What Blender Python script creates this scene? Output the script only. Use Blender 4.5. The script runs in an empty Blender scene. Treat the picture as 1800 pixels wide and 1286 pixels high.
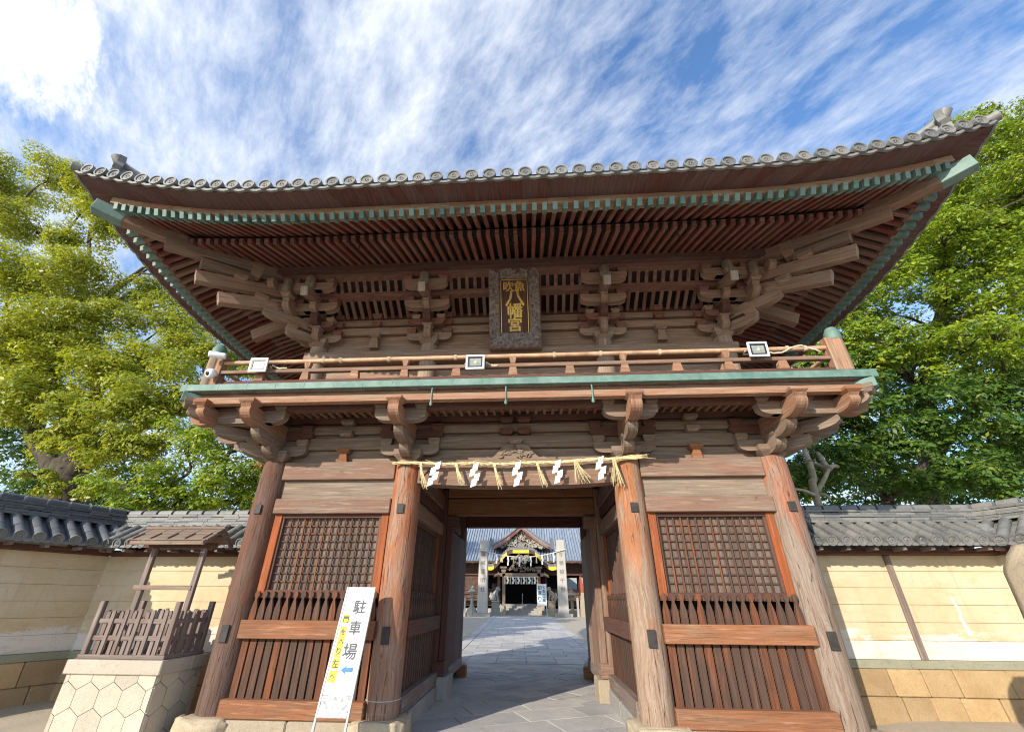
import bpy, bmesh, math, random
import numpy as np
from mathutils import Vector, Matrix, noise as mnoise
R = math.radians
rnd = random.Random(7)
S = bpy.context.scene
COL = S.collection

# ---------------------------------------------------------------- camera
CAM = (0.223, -6.456, 1.55)
PITCH, YAW, ROLL, FPX = 0.4805, -0.0638, 0.0069, 735.5
cp, sp = math.cos(PITCH), math.sin(PITCH)
fw = Vector((math.sin(YAW)*cp, math.cos(YAW)*cp, sp))
rt = Vector((math.cos(YAW), -math.sin(YAW), 0)); up = rt.cross(fw)
r2 = rt*math.cos(ROLL)+up*math.sin(ROLL); u2 = -rt*math.sin(ROLL)+up*math.cos(ROLL)
cd = bpy.data.cameras.new('camera'); cam = bpy.data.objects.new('camera', cd); COL.objects.link(cam)
M = Matrix((r2, u2, -fw)).transposed().to_4x4(); M.translation = CAM
cam.matrix_world = M
cd.sensor_width = 36; cd.lens = FPX/1800*36
cd.shift_x = 13.35/1800; cd.shift_y = 26.5/1800
cd.clip_start = 0.05; cd.clip_end = 2000
S.camera = cam

# ---------------------------------------------------------------- light
SUN_EL, SUN_DIR = 22.5, Vector((-0.57, -0.82, 0)).normalized()     # towards the sun, on plan
W = bpy.data.worlds.new('World'); S.world = W; W.use_nodes = True
sun_vec = Vector((SUN_DIR.x*math.cos(R(SUN_EL)), SUN_DIR.y*math.cos(R(SUN_EL)), math.sin(R(SUN_EL))))
sl = bpy.data.lights.new('sun', 'SUN'); so = bpy.data.objects.new('sun', sl); COL.objects.link(so)
so.rotation_euler = sun_vec.to_track_quat('Z', 'Y').to_euler(); so.location = sun_vec*60
sl.energy = 3.6; sl.angle = R(0.55); sl.color = (1.0, 0.92, 0.79)
S.view_settings.view_transform = 'Standard'; S.view_settings.look = 'None'
S.view_settings.exposure = 0.76; S.view_settings.gamma = 1.0
S.cycles.filter_width = 1.1; S.cycles.max_bounces = 8; S.cycles.diffuse_bounces = 4; S.cycles.transparent_max_bounces = 6

class NT:
    """small node-tree helper"""
    def __init__(s, tree): s.t = tree; s.n = tree.nodes; s.l = tree.links
    def new(s, typ, **kw):
        n = s.n.new(typ)
        for k, v in kw.items(): setattr(n, k, v)
        return n
    def put(s, n, key, val):
        if isinstance(val, bpy.types.NodeSocket): s.l.new(val, n.inputs[key])
        elif val is not None: n.inputs[key].default_value = val
    def math(s, op, a, b=None, c=None, clamp=False):
        n = s.new('ShaderNodeMath', operation=op, use_clamp=clamp)
        s.put(n, 0, a); s.put(n, 1, b); s.put(n, 2, c); return n.outputs[0]
    def vmath(s, op, a, b=None):
        n = s.new('ShaderNodeVectorMath', operation=op); s.put(n, 0, a)
        if b is not None: s.put(n, 1, b)
        return n.outputs['Value'] if op in ('DOT_PRODUCT', 'LENGTH') else n.outputs[0]
    def noise(s, vec, scale, detail=4, rough=0.55, dist=0.0):
        n = s.new('ShaderNodeTexNoise'); s.put(n, 'Vector', vec); s.put(n, 'Scale', scale)
        s.put(n, 'Detail', detail); s.put(n, 'Roughness', rough); s.put(n, 'Distortion', dist); return n.outputs[0]
    def mapr(s, v, a, b, c=0.0, d=1.0):
        n = s.new('ShaderNodeMapRange'); s.put(n, 0, v); s.put(n, 1, a); s.put(n, 2, b); s.put(n, 3, c); s.put(n, 4, d); return n.outputs[0]
    def mix(s, f, a, b, blend='MIX'):
        n = s.new('ShaderNodeMix', data_type='RGBA', blend_type=blend); s.put(n, 0, f)
        s.put(n, 6, a if not isinstance(a, tuple) else (*a, 1)[:4]); s.put(n, 7, b if not isinstance(b, tuple) else (*b, 1)[:4]); return n.outputs[2]
    def scale(s, v, sc):
        n = s.new('ShaderNodeMapping'); s.put(n, 0, v); s.put(n, 3, sc); return n.outputs[0]
    def uv(s): return s.new('ShaderNodeTexCoord').outputs['UV']
    def obj(s): return s.new('ShaderNodeTexCoord').outputs['Object']
    def orand(s): return s.new('ShaderNodeObjectInfo').outputs['Random']
    def irand(s): return s.new('ShaderNodeNewGeometry').outputs['Random Per Island']
    def pos(s): return s.new('ShaderNodeNewGeometry').outputs['Position']

# ---- sky: Nishita plus procedural cloud streaks
w = NT(W.node_tree); w.n.clear()
sky = w.new('ShaderNodeTexSky', sky_type='NISHITA', sun_disc=False, sun_elevation=R(SUN_EL),
            sun_rotation=math.atan2(SUN_DIR.x, SUN_DIR.y), altitude=50, air_density=1.0, dust_density=0.4, ozone_density=2.2)
d = w.new('ShaderNodeTexCoord').outputs['Generated']
sx = w.new('ShaderNodeSeparateXYZ'); w.l.new(d, sx.inputs[0])
zz = w.math('ADD', w.math('MAXIMUM', sx.outputs[2], 0.0), 0.16)
cx = w.new('ShaderNodeCombineXYZ'); w.put(cx, 0, w.math('DIVIDE', sx.outputs[0], zz)); w.put(cx, 1, w.math('DIVIDE', sx.outputs[1], zz))
plane = cx.outputs[0]
def streak(ang, sc):
    a = w.new('ShaderNodeMapping'); w.put(a, 0, plane); a.inputs[2].default_value = (0, 0, R(ang))
    b = w.new('ShaderNodeMapping'); w.put(b, 0, a.outputs[0]); b.inputs[3].default_value = sc; return b
m1 = streak(50, (0.68, 1.65, 1))
wisp = w.noise(m1.outputs[0], 3.6, 10, 0.66, 0.15)
m2 = w.new('ShaderNodeMapping'); w.put(m2, 0, plane); m2.inputs[1].default_value = (3.1, 1.7, 0); m2.inputs[3].default_value = (1, 1.15, 1)
big = w.noise(m2.outputs[0], 1.15, 3, 0.5, 0.3)
m3 = streak(42, (0.75, 1.5, 1))
fluff = w.noise(m3.outputs[0], 11.0, 9, 0.68, 0.2)
cl = w.math('ADD', w.math('MULTIPLY', wisp, 0.62), w.math('ADD', w.math('MULTIPLY', big, 0.42), w.math('MULTIPLY', fluff, 0.32)))
xfade = w.math('MULTIPLY', sx.outputs[0], -0.035)
clf = w.mapr(w.math('ADD', cl, xfade), 0.55, 0.80, 0.0, 1.0)
clf = w.math('POWER', clf, 1.15)
# one tall bright cloud high on the left
bd = Vector((-0.685, 0.245, 0.688)).normalized()
dotb = w.vmath('DOT_PRODUCT', d, (*bd,))
blob = w.mapr(w.math('ADD', dotb, w.math('MULTIPLY', w.math('SUBTRACT', fluff, 0.5), 0.02)), 0.9925, 0.9985, 0, 1)
cf = w.math('MAXIMUM', w.math('MULTIPLY', clf, 0.86), blob, clamp=True)
blue = w.mix(1.0, sky.outputs[0], (0.93, 1.17, 1.38), 'MULTIPLY')
cloudc = w.mix(blob, (4.4, 4.62, 5.0), (5.4, 5.4, 5.35))
bg = w.new('ShaderNodeBackground'); w.put(bg, 0, w.mix(cf, blue, cloudc)); w.put(bg, 1, 0.145)
wo = w.new('ShaderNodeOutputWorld'); w.l.new(bg.outputs[0], wo.inputs[0])

# ---------------------------------------------------------------- materials
def mat(name, build, rough=0.75, spec=0.3):
    m = bpy.data.materials.new(name); m.use_nodes = True
    t = NT(m.node_tree); t.n.clear()
    b = t.new('ShaderNodeBsdfPrincipled'); o = t.new('ShaderNodeOutputMaterial'); t.l.new(b.outputs[0], o.inputs[0])
    b.inputs['Roughness'].default_value = rough; b.inputs['Specular IOR Level'].default_value = spec
    c, h, hs = build(t, b)
    t.put(b, 'Base Color', c if not isinstance(c, tuple) else (*c, 1)[:4])
    if h is not None:
        bp = t.new('ShaderNodeBump'); t.put(bp, 'Height', h); bp.inputs['Strength'].default_value = hs[0]; bp.inputs['Distance'].default_value = hs[1]
        t.l.new(bp.outputs[0], b.inputs['Normal'])
    return m

def wood(name, grey, warm, dark, warm_amt=0.5, crack=0.6, vary=0.4, grain=30.0, rough=0.82, bump=0.5):
    def f(t, b):
        uv = t.uv()
        warp = t.noise(t.scale(uv, (1.1, 3.0, 1)), 1.0, 3, 0.5)
        cu = t.new('ShaderNodeCombineXYZ'); su = t.new('ShaderNodeSeparateXYZ'); t.l.new(uv, su.inputs[0])
        t.put(cu, 0, t.math('MULTIPLY', su.outputs[0], 1.0))
        t.put(cu, 1, t.math('ADD', t.math('MULTIPLY', su.outputs[1], grain), t.math('MULTIPLY', warp, 3.2)))
        g1 = t.noise(cu.outputs[0], 1.0, 5, 0.65)
        g2 = t.noise(t.scale(cu.outputs[0], (2.0, 3.2, 1)), 1.0, 4, 0.6)
        patch = t.noise(t.scale(uv, (0.9, 3.5, 1)), 1.3, 4, 0.6, 0.4)
        wf = t.mapr(t.math('ADD', patch, t.math('MULTIPLY', t.math('SUBTRACT', t.irand(), 0.5), vary)), 0.62-warm_amt*0.4, 0.86-warm_amt*0.4)
        c = t.mix(wf, grey, warm)
        c = t.mix(t.mapr(g1, 0.34, 0.66, 0.75, 0.0), c, tuple(x*0.55 for x in grey))
        c = t.mix(t.mapr(g2, 0.30, 0.46, crack, 0.0), c, dark)
        ir = t.math('ADD', t.math('MULTIPLY', t.irand(), vary), t.math('MULTIPLY', t.orand(), vary*0.7))
        c = t.mix(1.0, c, t.mix(ir, (1.16, 1.12, 1.08), (0.62, 0.60, 0.62)), 'MULTIPLY')
        stain = t.noise(t.scale(uv, (0.55, 9.0, 1)), 1.6, 5, 0.65, 0.3)
        c = t.mix(t.mapr(stain, 0.53, 0.70, 0, 0.55), c, tuple(x*0.42 for x in warm))
        pale = t.noise(t.scale(uv, (0.8, 14.0, 1)), 2.3, 4, 0.6, 0.2)
        c = t.mix(t.mapr(pale, 0.55, 0.72, 0, 0.5), c, tuple(min(0.8, x*1.5) for x in grey))
        spots = t.noise(uv, 7.0, 4, 0.7)
        c = t.mix(t.mapr(spots, 0.62, 0.74, 0, 0.5), c, dark)
        return c, t.math('ADD', g1, t.math('MULTIPLY', g2, 0.6)), (bump, 0.012)
    return mat(name, f, rough, 0.25)

WGREY = wood('weathered grey wood', (0.305, 0.24, 0.182), (0.29, 0.195, 0.14), (0.075, 0.047, 0.034), 0.30)
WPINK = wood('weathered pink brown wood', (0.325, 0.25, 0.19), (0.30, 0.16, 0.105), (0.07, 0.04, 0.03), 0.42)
WTAN = wood('sunned tan wood', (0.40, 0.275, 0.185), (0.41, 0.20, 0.115), (0.10, 0.05, 0.03), 0.55)
WUP = wood('bounce warmed eave wood', (0.40, 0.30, 0.22), (0.39, 0.235, 0.155), (0.07, 0.042, 0.032), 0.35)  # tone raised and warmed to imitate light bounced up from the ground
WUPR = wood('reddish brown eave wood', (0.27, 0.165, 0.12), (0.28, 0.105, 0.075), (0.045, 0.022, 0.018), 0.45)
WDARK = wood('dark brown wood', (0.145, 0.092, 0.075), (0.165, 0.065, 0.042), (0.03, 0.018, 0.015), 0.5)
WRAFT = wood('red stained rafter wood', (0.33, 0.195, 0.145), (0.33, 0.08, 0.055), (0.055, 0.025, 0.024), 0.5, vary=0.85)
WRED = wood('faded red painted wood', (0.205, 0.125, 0.10), (0.22, 0.065, 0.05), (0.04, 0.02, 0.02), 0.65)
WORANGE = wood('orange brown wood', (0.34, 0.205, 0.122), (0.365, 0.14, 0.06), (0.06, 0.028, 0.016), 0.55, crack=0.8)
WJAMB = wood('bright orange wood', (0.34, 0.15, 0.072), (0.44, 0.115, 0.035), (0.10, 0.03, 0.015), 0.9)
WSLAT = wood('slat wood with orange streaks', (0.115, 0.07, 0.051), (0.31, 0.105, 0.04), (0.028, 0.016, 0.012), 0.30, vary=0.5)
WFENCE = wood('grey brown fence wood', (0.31, 0.25, 0.215), (0.25, 0.175, 0.14), (0.06, 0.045, 0.04), 0.25)
WBACK = wood('grey backing boards', (0.20, 0.155, 0.125), (0.18, 0.115, 0.085), (0.05, 0.035, 0.03), 0.3)

def column_wood(name, red, grey, mixv, lowgrey, greyz=1.3):
    def f(t, b):
        uv = t.uv()
        su = t.new('ShaderNodeSeparateXYZ'); t.l.new(uv, su.inputs[0])
        warp = t.noise(t.scale(uv, (0.9, 1.8, 1)), 1.6, 3, 0.55)
        cu = t.new('ShaderNodeCombineXYZ'); t.put(cu, 0, t.math('MULTIPLY', su.outputs[0], 1.5))
        t.put(cu, 1, t.math('ADD', t.math('MULTIPLY', su.outputs[1], 34.0), t.math('MULTIPLY', warp, 9.0)))
        g = t.noise(cu.outputs[0], 1.0, 5, 0.62)
        ring = t.math('SINE', t.math('MULTIPLY', warp, 95.0))
        big = t.noise(t.scale(uv, (0.75, 2.6, 1)), 1.4, 5, 0.6, 0.8)
        low = t.mapr(su.outputs[0], greyz, 0.2, 0.0, lowgrey)
        wf = t.mapr(t.math('SUBTRACT', t.math('ADD', big, mixv), low), 0.42, 0.62)
        c = t.mix(wf, grey, red)
        c = t.mix(t.mapr(g, 0.36, 0.62, 0.6, 0.0), c, tuple(x*0.42 for x in red))
        c = t.mix(t.mapr(ring, 0.4, 1.0, 0, 0.18), c, tuple(x*0.5 for x in red))
        fine = t.noise(t.scale(uv, (3.0, 60.0, 1)), 1.0, 3, 0.6)
        c = t.mix(t.mapr(fine, 0.60, 0.72, 0.0, 0.5), c, tuple(x*0.3 for x in red))
        crk = t.noise(t.scale(uv, (0.28, 9.0, 1)), 1.0, 3, 0.55, 0.15)
        c = t.mix(t.mapr(t.math('ABSOLUTE', t.math('SUBTRACT', crk, 0.5)), 0.007, 0.002, 0, 0.8), c, (0.03, 0.018, 0.012))
        return c, t.math('ADD', g, t.math('MULTIPLY', fine, 0.6)), (0.55, 0.012)
    return mat(name, f, 0.8, 0.25)
CW = [column_wood('column wood dark red', (0.17, 0.075, 0.045), (0.155, 0.10, 0.078), 0.05, 0.25),
      column_wood('column wood orange', (0.40, 0.135, 0.058), (0.34, 0.225, 0.16), 0.03, 0.20),
      column_wood('column wood tan', (0.42, 0.16, 0.065), (0.35, 0.26, 0.19), 0.0, 0.25, 2.0),
      column_wood('column wood pale', (0.365, 0.16, 0.095), (0.295, 0.24, 0.19), 0.06, 0.6, 2.9),
      column_wood('column wood inner', (0.20, 0.085, 0.05), (0.20, 0.125, 0.09), 0.0, 0.1)]

def f_copper(t, b):
    n = t.noise(t.obj(), 5.0, 6, 0.65); n2 = t.noise(t.obj(), 38.0, 4, 0.7)
    c = t.mix(t.mapr(n, 0.35, 0.65), (0.09, 0.165, 0.133), (0.20, 0.285, 0.243))
    c = t.mix(t.mapr(n2, 0.56, 0.7, 0, 0.45), c, (0.08, 0.17, 0.15))
    return t.mix(t.math('MULTIPLY', t.irand(), 0.3), c, (0.10, 0.20, 0.16)), n2, (0.25, 0.004)
COPPER = mat('verdigris copper', f_copper, 0.6, 0.4)
def f_copperd(t, b):
    n = t.noise(t.obj(), 7.0, 6, 0.65); n2 = t.noise(t.obj(), 40.0, 4, 0.7)
    c = t.mix(t.mapr(n, 0.35, 0.65), (0.045, 0.11, 0.087), (0.14, 0.22, 0.185))
    c = t.mix(t.mapr(n2, 0.55, 0.7, 0, 0.5), c, (0.05, 0.09, 0.08))
    return t.mix(t.math('MULTIPLY', t.orand(), 0.55), c, (0.24, 0.33, 0.29)), n2, (0.25, 0.004)
COPPERD = mat('dark verdigris copper', f_copperd, 0.6, 0.4)

def f_tile(t, b):
    p = t.obj(); n = t.noise(p, 3.0, 6, 0.65); n2 = t.noise(p, 26.0, 5, 0.7); n3 = t.noise(p, 9.0, 4, 0.6)
    c = t.mix(t.mapr(n, 0.3, 0.7), (0.075, 0.078, 0.08), (0.165, 0.16, 0.15))
    c = t.mix(t.math('MULTIPLY', t.irand(), 0.65), c, (0.26, 0.25, 0.225))
    c = t.mix(t.mapr(n2, 0.55, 0.72, 0, 0.6), c, (0.36, 0.34, 0.28))
    c = t.mix(t.mapr(n3, 0.58, 0.72, 0, 0.5), c, (0.06, 0.062, 0.06))
    return c, n2, (0.3, 0.006)
TILE = mat('weathered grey roof tile', f_tile, 0.55, 0.45)
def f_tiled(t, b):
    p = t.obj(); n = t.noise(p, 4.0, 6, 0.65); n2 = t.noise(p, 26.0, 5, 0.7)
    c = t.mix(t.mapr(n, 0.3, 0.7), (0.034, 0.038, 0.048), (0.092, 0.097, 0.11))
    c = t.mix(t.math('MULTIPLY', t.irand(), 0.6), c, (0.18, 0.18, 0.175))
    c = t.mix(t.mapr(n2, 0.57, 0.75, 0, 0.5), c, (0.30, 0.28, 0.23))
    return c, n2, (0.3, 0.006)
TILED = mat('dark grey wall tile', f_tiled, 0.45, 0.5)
def f_tileb(t, b):
    p = t.obj(); n = t.noise(p, 1.5, 6, 0.65)
    c = t.mix(t.mapr(n, 0.3, 0.7), (0.20, 0.235, 0.29), (0.33, 0.37, 0.43))
    return t.mix(t.math('MULTIPLY', t.irand(), 0.5), c, (0.16, 0.19, 0.24)), n, (0.2, 0.01)
TILEB = mat('blue grey hall tile', f_tileb, 0.4, 0.5)

def stone(name, a, b_, sp_, sc=1.0, bump=0.5):
    def f(t, b):
        p = t.obj(); n = t.noise(p, 1.7*sc, 5, 0.6); n2 = t.noise(p, 60.0*sc, 3, 0.7); n3 = t.noise(p, 9.0*sc, 5, 0.65)
        c = t.mix(t.mapr(n, 0.32, 0.68), a, b_)
        c = t.mix(t.mapr(n2, 0.50, 0.70, 0, 0.6), c, sp_)
        c = t.mix(t.mapr(n3, 0.56, 0.74, 0, 0.45), c, tuple(x*0.55 for x in a))
        c = t.mix(1.0, c, t.mix(t.irand(), (1.12, 1.1, 1.05), (0.80, 0.80, 0.82)), 'MULTIPLY')
        return c, t.math('ADD', n3, t.math('MULTIPLY', n2, 0.5)), (bump, 0.015)
    return mat(name, f, 0.9, 0.2)
STONE = stone('sandy granite', (0.40, 0.325, 0.225), (0.50, 0.41, 0.29), (0.25, 0.20, 0.14))
STONEG = stone('grey granite', (0.36, 0.345, 0.31), (0.47, 0.44, 0.39), (0.24, 0.23, 0.21))
STONEB = stone('warm base stone', (0.40, 0.265, 0.135), (0.50, 0.355, 0.195), (0.25, 0.17, 0.09), 1.4, 0.7)
GREENST = stone('green grey curb stone', (0.33, 0.32, 0.22), (0.42, 0.40, 0.28), (0.24, 0.235, 0.165))
PEDST = stone('pale pedestal granite', (0.52, 0.45, 0.345), (0.60, 0.52, 0.41), (0.36, 0.30, 0.23), 1.3, 0.3)
PAVE = stone('paving granite', (0.42, 0.40, 0.385), (0.54, 0.51, 0.475), (0.29, 0.28, 0.27), 1.4, 0.35)
SAND = stone('packed sand', (0.42, 0.365, 0.285), (0.50, 0.43, 0.33), (0.33, 0.28, 0.21), 2.0, 0.4)
PALEST = stone('pale pillar granite', (0.50, 0.46, 0.40), (0.58, 0.53, 0.46), (0.40, 0.36, 0.31), 1.0, 0.2)

def f_plaster(t, b):
    p = t.obj(); n = t.noise(p, 1.1, 5, 0.6, 0.5); n2 = t.noise(t.scale(p, (1.2, 1.2, 5.0)), 1.6, 5, 0.65); n3 = t.noise(p, 45.0, 4, 0.6)
    c = t.mix(t.mapr(n, 0.35, 0.65), (0.58, 0.44, 0.265), (0.66, 0.54, 0.375))
    z = t.new('ShaderNodeSeparateXYZ'); t.l.new(t.pos(), z.inputs[0])
    rep = t.mapr(t.math('ADD', z.outputs[2], t.math('ADD', t.math('MULTIPLY', n2, 0.8), t.math('MULTIPLY', n3, 0.25))), 1.66, 1.60, 0, 1)      # repainted white lower bands
    c = t.mix(t.math('MULTIPLY', rep, 0.75), c, (0.70, 0.66, 0.60))
    c = t.mix(t.mapr(n2, 0.52, 0.75, 0, 0.5), c, (0.47, 0.315, 0.15))
    drip = t.noise(t.scale(p, (7.0, 7.0, 0.45)), 1.0, 5, 0.65)
    c = t.mix(t.mapr(drip, 0.56, 0.76, 0, 0.45), c, (0.36, 0.255, 0.14))
    crk = t.noise(t.scale(p, (1.5, 1.5, 1.0)), 2.2, 6, 0.6, 0.8)
    c = t.mix(t.mapr(t.math('ABSOLUTE', t.math('SUBTRACT', crk, 0.5)), 0.004, 0.001, 0, 0.35), c, (0.25, 0.17, 0.10))
    return c, n3, (0.12, 0.004)
PLASTER = mat('cream plaster', f_plaster, 0.9, 0.15)
def flat(name, c, rough=0.6, amt=0.18, sc=12, **kw):
    def f(t, b):
        n = t.noise(t.obj(), sc, 4, 0.6)
        for k, v in kw.items(): b.inputs[k.replace('_', ' ')].default_value = v
        return t.mix(t.mapr(n, 0.3, 0.7), tuple(x*(1-amt) for x in c), tuple(min(1, x*(1+amt)) for x in c)), n, (0.1, 0.003)
    return mat(name, f, rough)
DARKV = flat('shade black board', (0.022, 0.016, 0.014), 0.9)  # near-black colour standing in for shade inside voids
WHITE = flat('white paper', (0.82, 0.82, 0.80), 0.6, 0.05)
WHITEM = flat('white sheet', (0.80, 0.81, 0.80), 0.35, 0.06, 5)
INK = flat('grey ink', (0.10, 0.10, 0.105), 0.7)
BLUEINK = flat('blue ink', (0.03, 0.17, 0.55), 0.5)
NAVYINK = flat('teal ink', (0.03, 0.14, 0.20), 0.6)
YELLOW = flat('yellow marker', (0.80, 0.62, 0.06), 0.6)
GOLD = flat('gold leaf', (0.75, 0.48, 0.13), 0.35, 0.2, 12, Metallic=0.5)
YGOLD = flat('yellow metal fitting', (0.72, 0.52, 0.05), 0.4, 0.15)
STRAW = flat('straw', (0.60, 0.49, 0.27), 0.8, 0.3, 30)
ROPEM = flat('pale rope', (0.60, 0.52, 0.38), 0.8, 0.2, 40)
BAMBOO = flat('bamboo pole', (0.50, 0.30, 0.18), 0.55, 0.35, 6)
BLACKM = flat('black rubber', (0.02, 0.02, 0.022), 0.4)
GLASSM = flat('lamp glass', (0.27, 0.28, 0.265), 0.15, 0.25, 20)
LEDM = flat('led chip', (0.62, 0.60, 0.18), 0.4)
METAL = flat('grey metal', (0.45, 0.45, 0.44), 0.4, 0.1, 20)
BLACKW = flat('black stained metal', (0.045, 0.038, 0.034), 0.6, 0.3)
CARVE = wood('dark carved wood', (0.155, 0.115, 0.095), (0.13, 0.085, 0.065), (0.02, 0.014, 0.012), 0.4, crack=0.7)
CARVEL = wood('pale carved wood', (0.30, 0.235, 0.175), (0.25, 0.175, 0.12), (0.06, 0.042, 0.03), 0.4, crack=0.5)
CARVEW = flat('whitened carving', (0.36, 0.325, 0.27), 0.8, 0.5, 14)
REDW = flat('vermilion wood', (0.36, 0.085, 0.04), 0.6, 0.2)
HALLW = flat('hall dark wood', (0.10, 0.055, 0.042), 0.7, 0.4, 4)
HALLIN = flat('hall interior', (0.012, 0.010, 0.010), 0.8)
CURT = flat('grey curtain', (0.36, 0.38, 0.40), 0.7, 0.2)
NOSEW = wood('bleached wood end', (0.52, 0.46, 0.40), (0.45, 0.36, 0.28), (0.2, 0.15, 0.12), 0.3)

def f_bark(t, b):
    p = t.obj(); n = t.noise(t.scale(p, (1, 1, 0.25)), 9.0, 6, 0.7); n2 = t.noise(p, 2.0, 4, 0.6)
    c = t.mix(t.mapr(n, 0.35, 0.65), (0.03, 0.023, 0.018), (0.12, 0.095, 0.07))
    return t.mix(t.mapr(n2, 0.5, 0.7, 0, 0.4), c, (0.12, 0.12, 0.07)), n, (0.8, 0.04)
BARK = mat('tree bark', f_bark, 0.9, 0.15)
BARKP = flat('pale cut trunk', (0.36, 0.29, 0.19), 0.9, 0.3, 5)
def leaf(name, cols, trans=0.4):
    m = bpy.data.materials.new(name); m.use_nodes = True; t = NT(m.node_tree); t.n.clear()
    r = t.irand(); n = t.noise(t.obj(), 0.55, 3, 0.6)
    c = t.mix(t.mapr(t.math('ADD', t.math('MULTIPLY', n, 0.75), t.math('MULTIPLY', r, 0.45)), 0.35, 0.85), cols[0], cols[1])
    c = t.mix(t.mapr(r, 0.90, 0.97), c, cols[2])
    di = t.new('ShaderNodeBsdfPrincipled'); t.put(di, 'Base Color', c); di.inputs['Roughness'].default_value = 0.45; di.inputs['Specular IOR Level'].default_value = 0.45
    tr = t.new('ShaderNodeBsdfTranslucent'); t.put(tr, 0, t.mix(1.0, c, (1.5, 1.35, 0.6), 'MULTIPLY'))
    mx = t.new('ShaderNodeMixShader'); mx.inputs[0].default_value = trans
    t.l.new(di.outputs[0], mx.inputs[1]); t.l.new(tr.outputs[0], mx.inputs[2])
    o = t.new('ShaderNodeOutputMaterial'); t.l.new(mx.outputs[0], o.inputs[0]); return m
LEAFY = leaf('yellow green leaves', ((0.165, 0.215, 0.022), (0.40, 0.435, 0.042), (0.50, 0.46, 0.05)))
LEAFG = leaf('fresh green leaves', ((0.12, 0.20, 0.016), (0.31, 0.40, 0.028), (0.46, 0.45, 0.04)))
LEAFD = leaf('deep green leaves', ((0.05, 0.115, 0.018), (0.13, 0.22, 0.028), (0.26, 0.30, 0.04)))
LEAFO = leaf('autumn leaves', ((0.22, 0.17, 0.02), (0.36, 0.26, 0.03), (0.42, 0.16, 0.02)))

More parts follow.
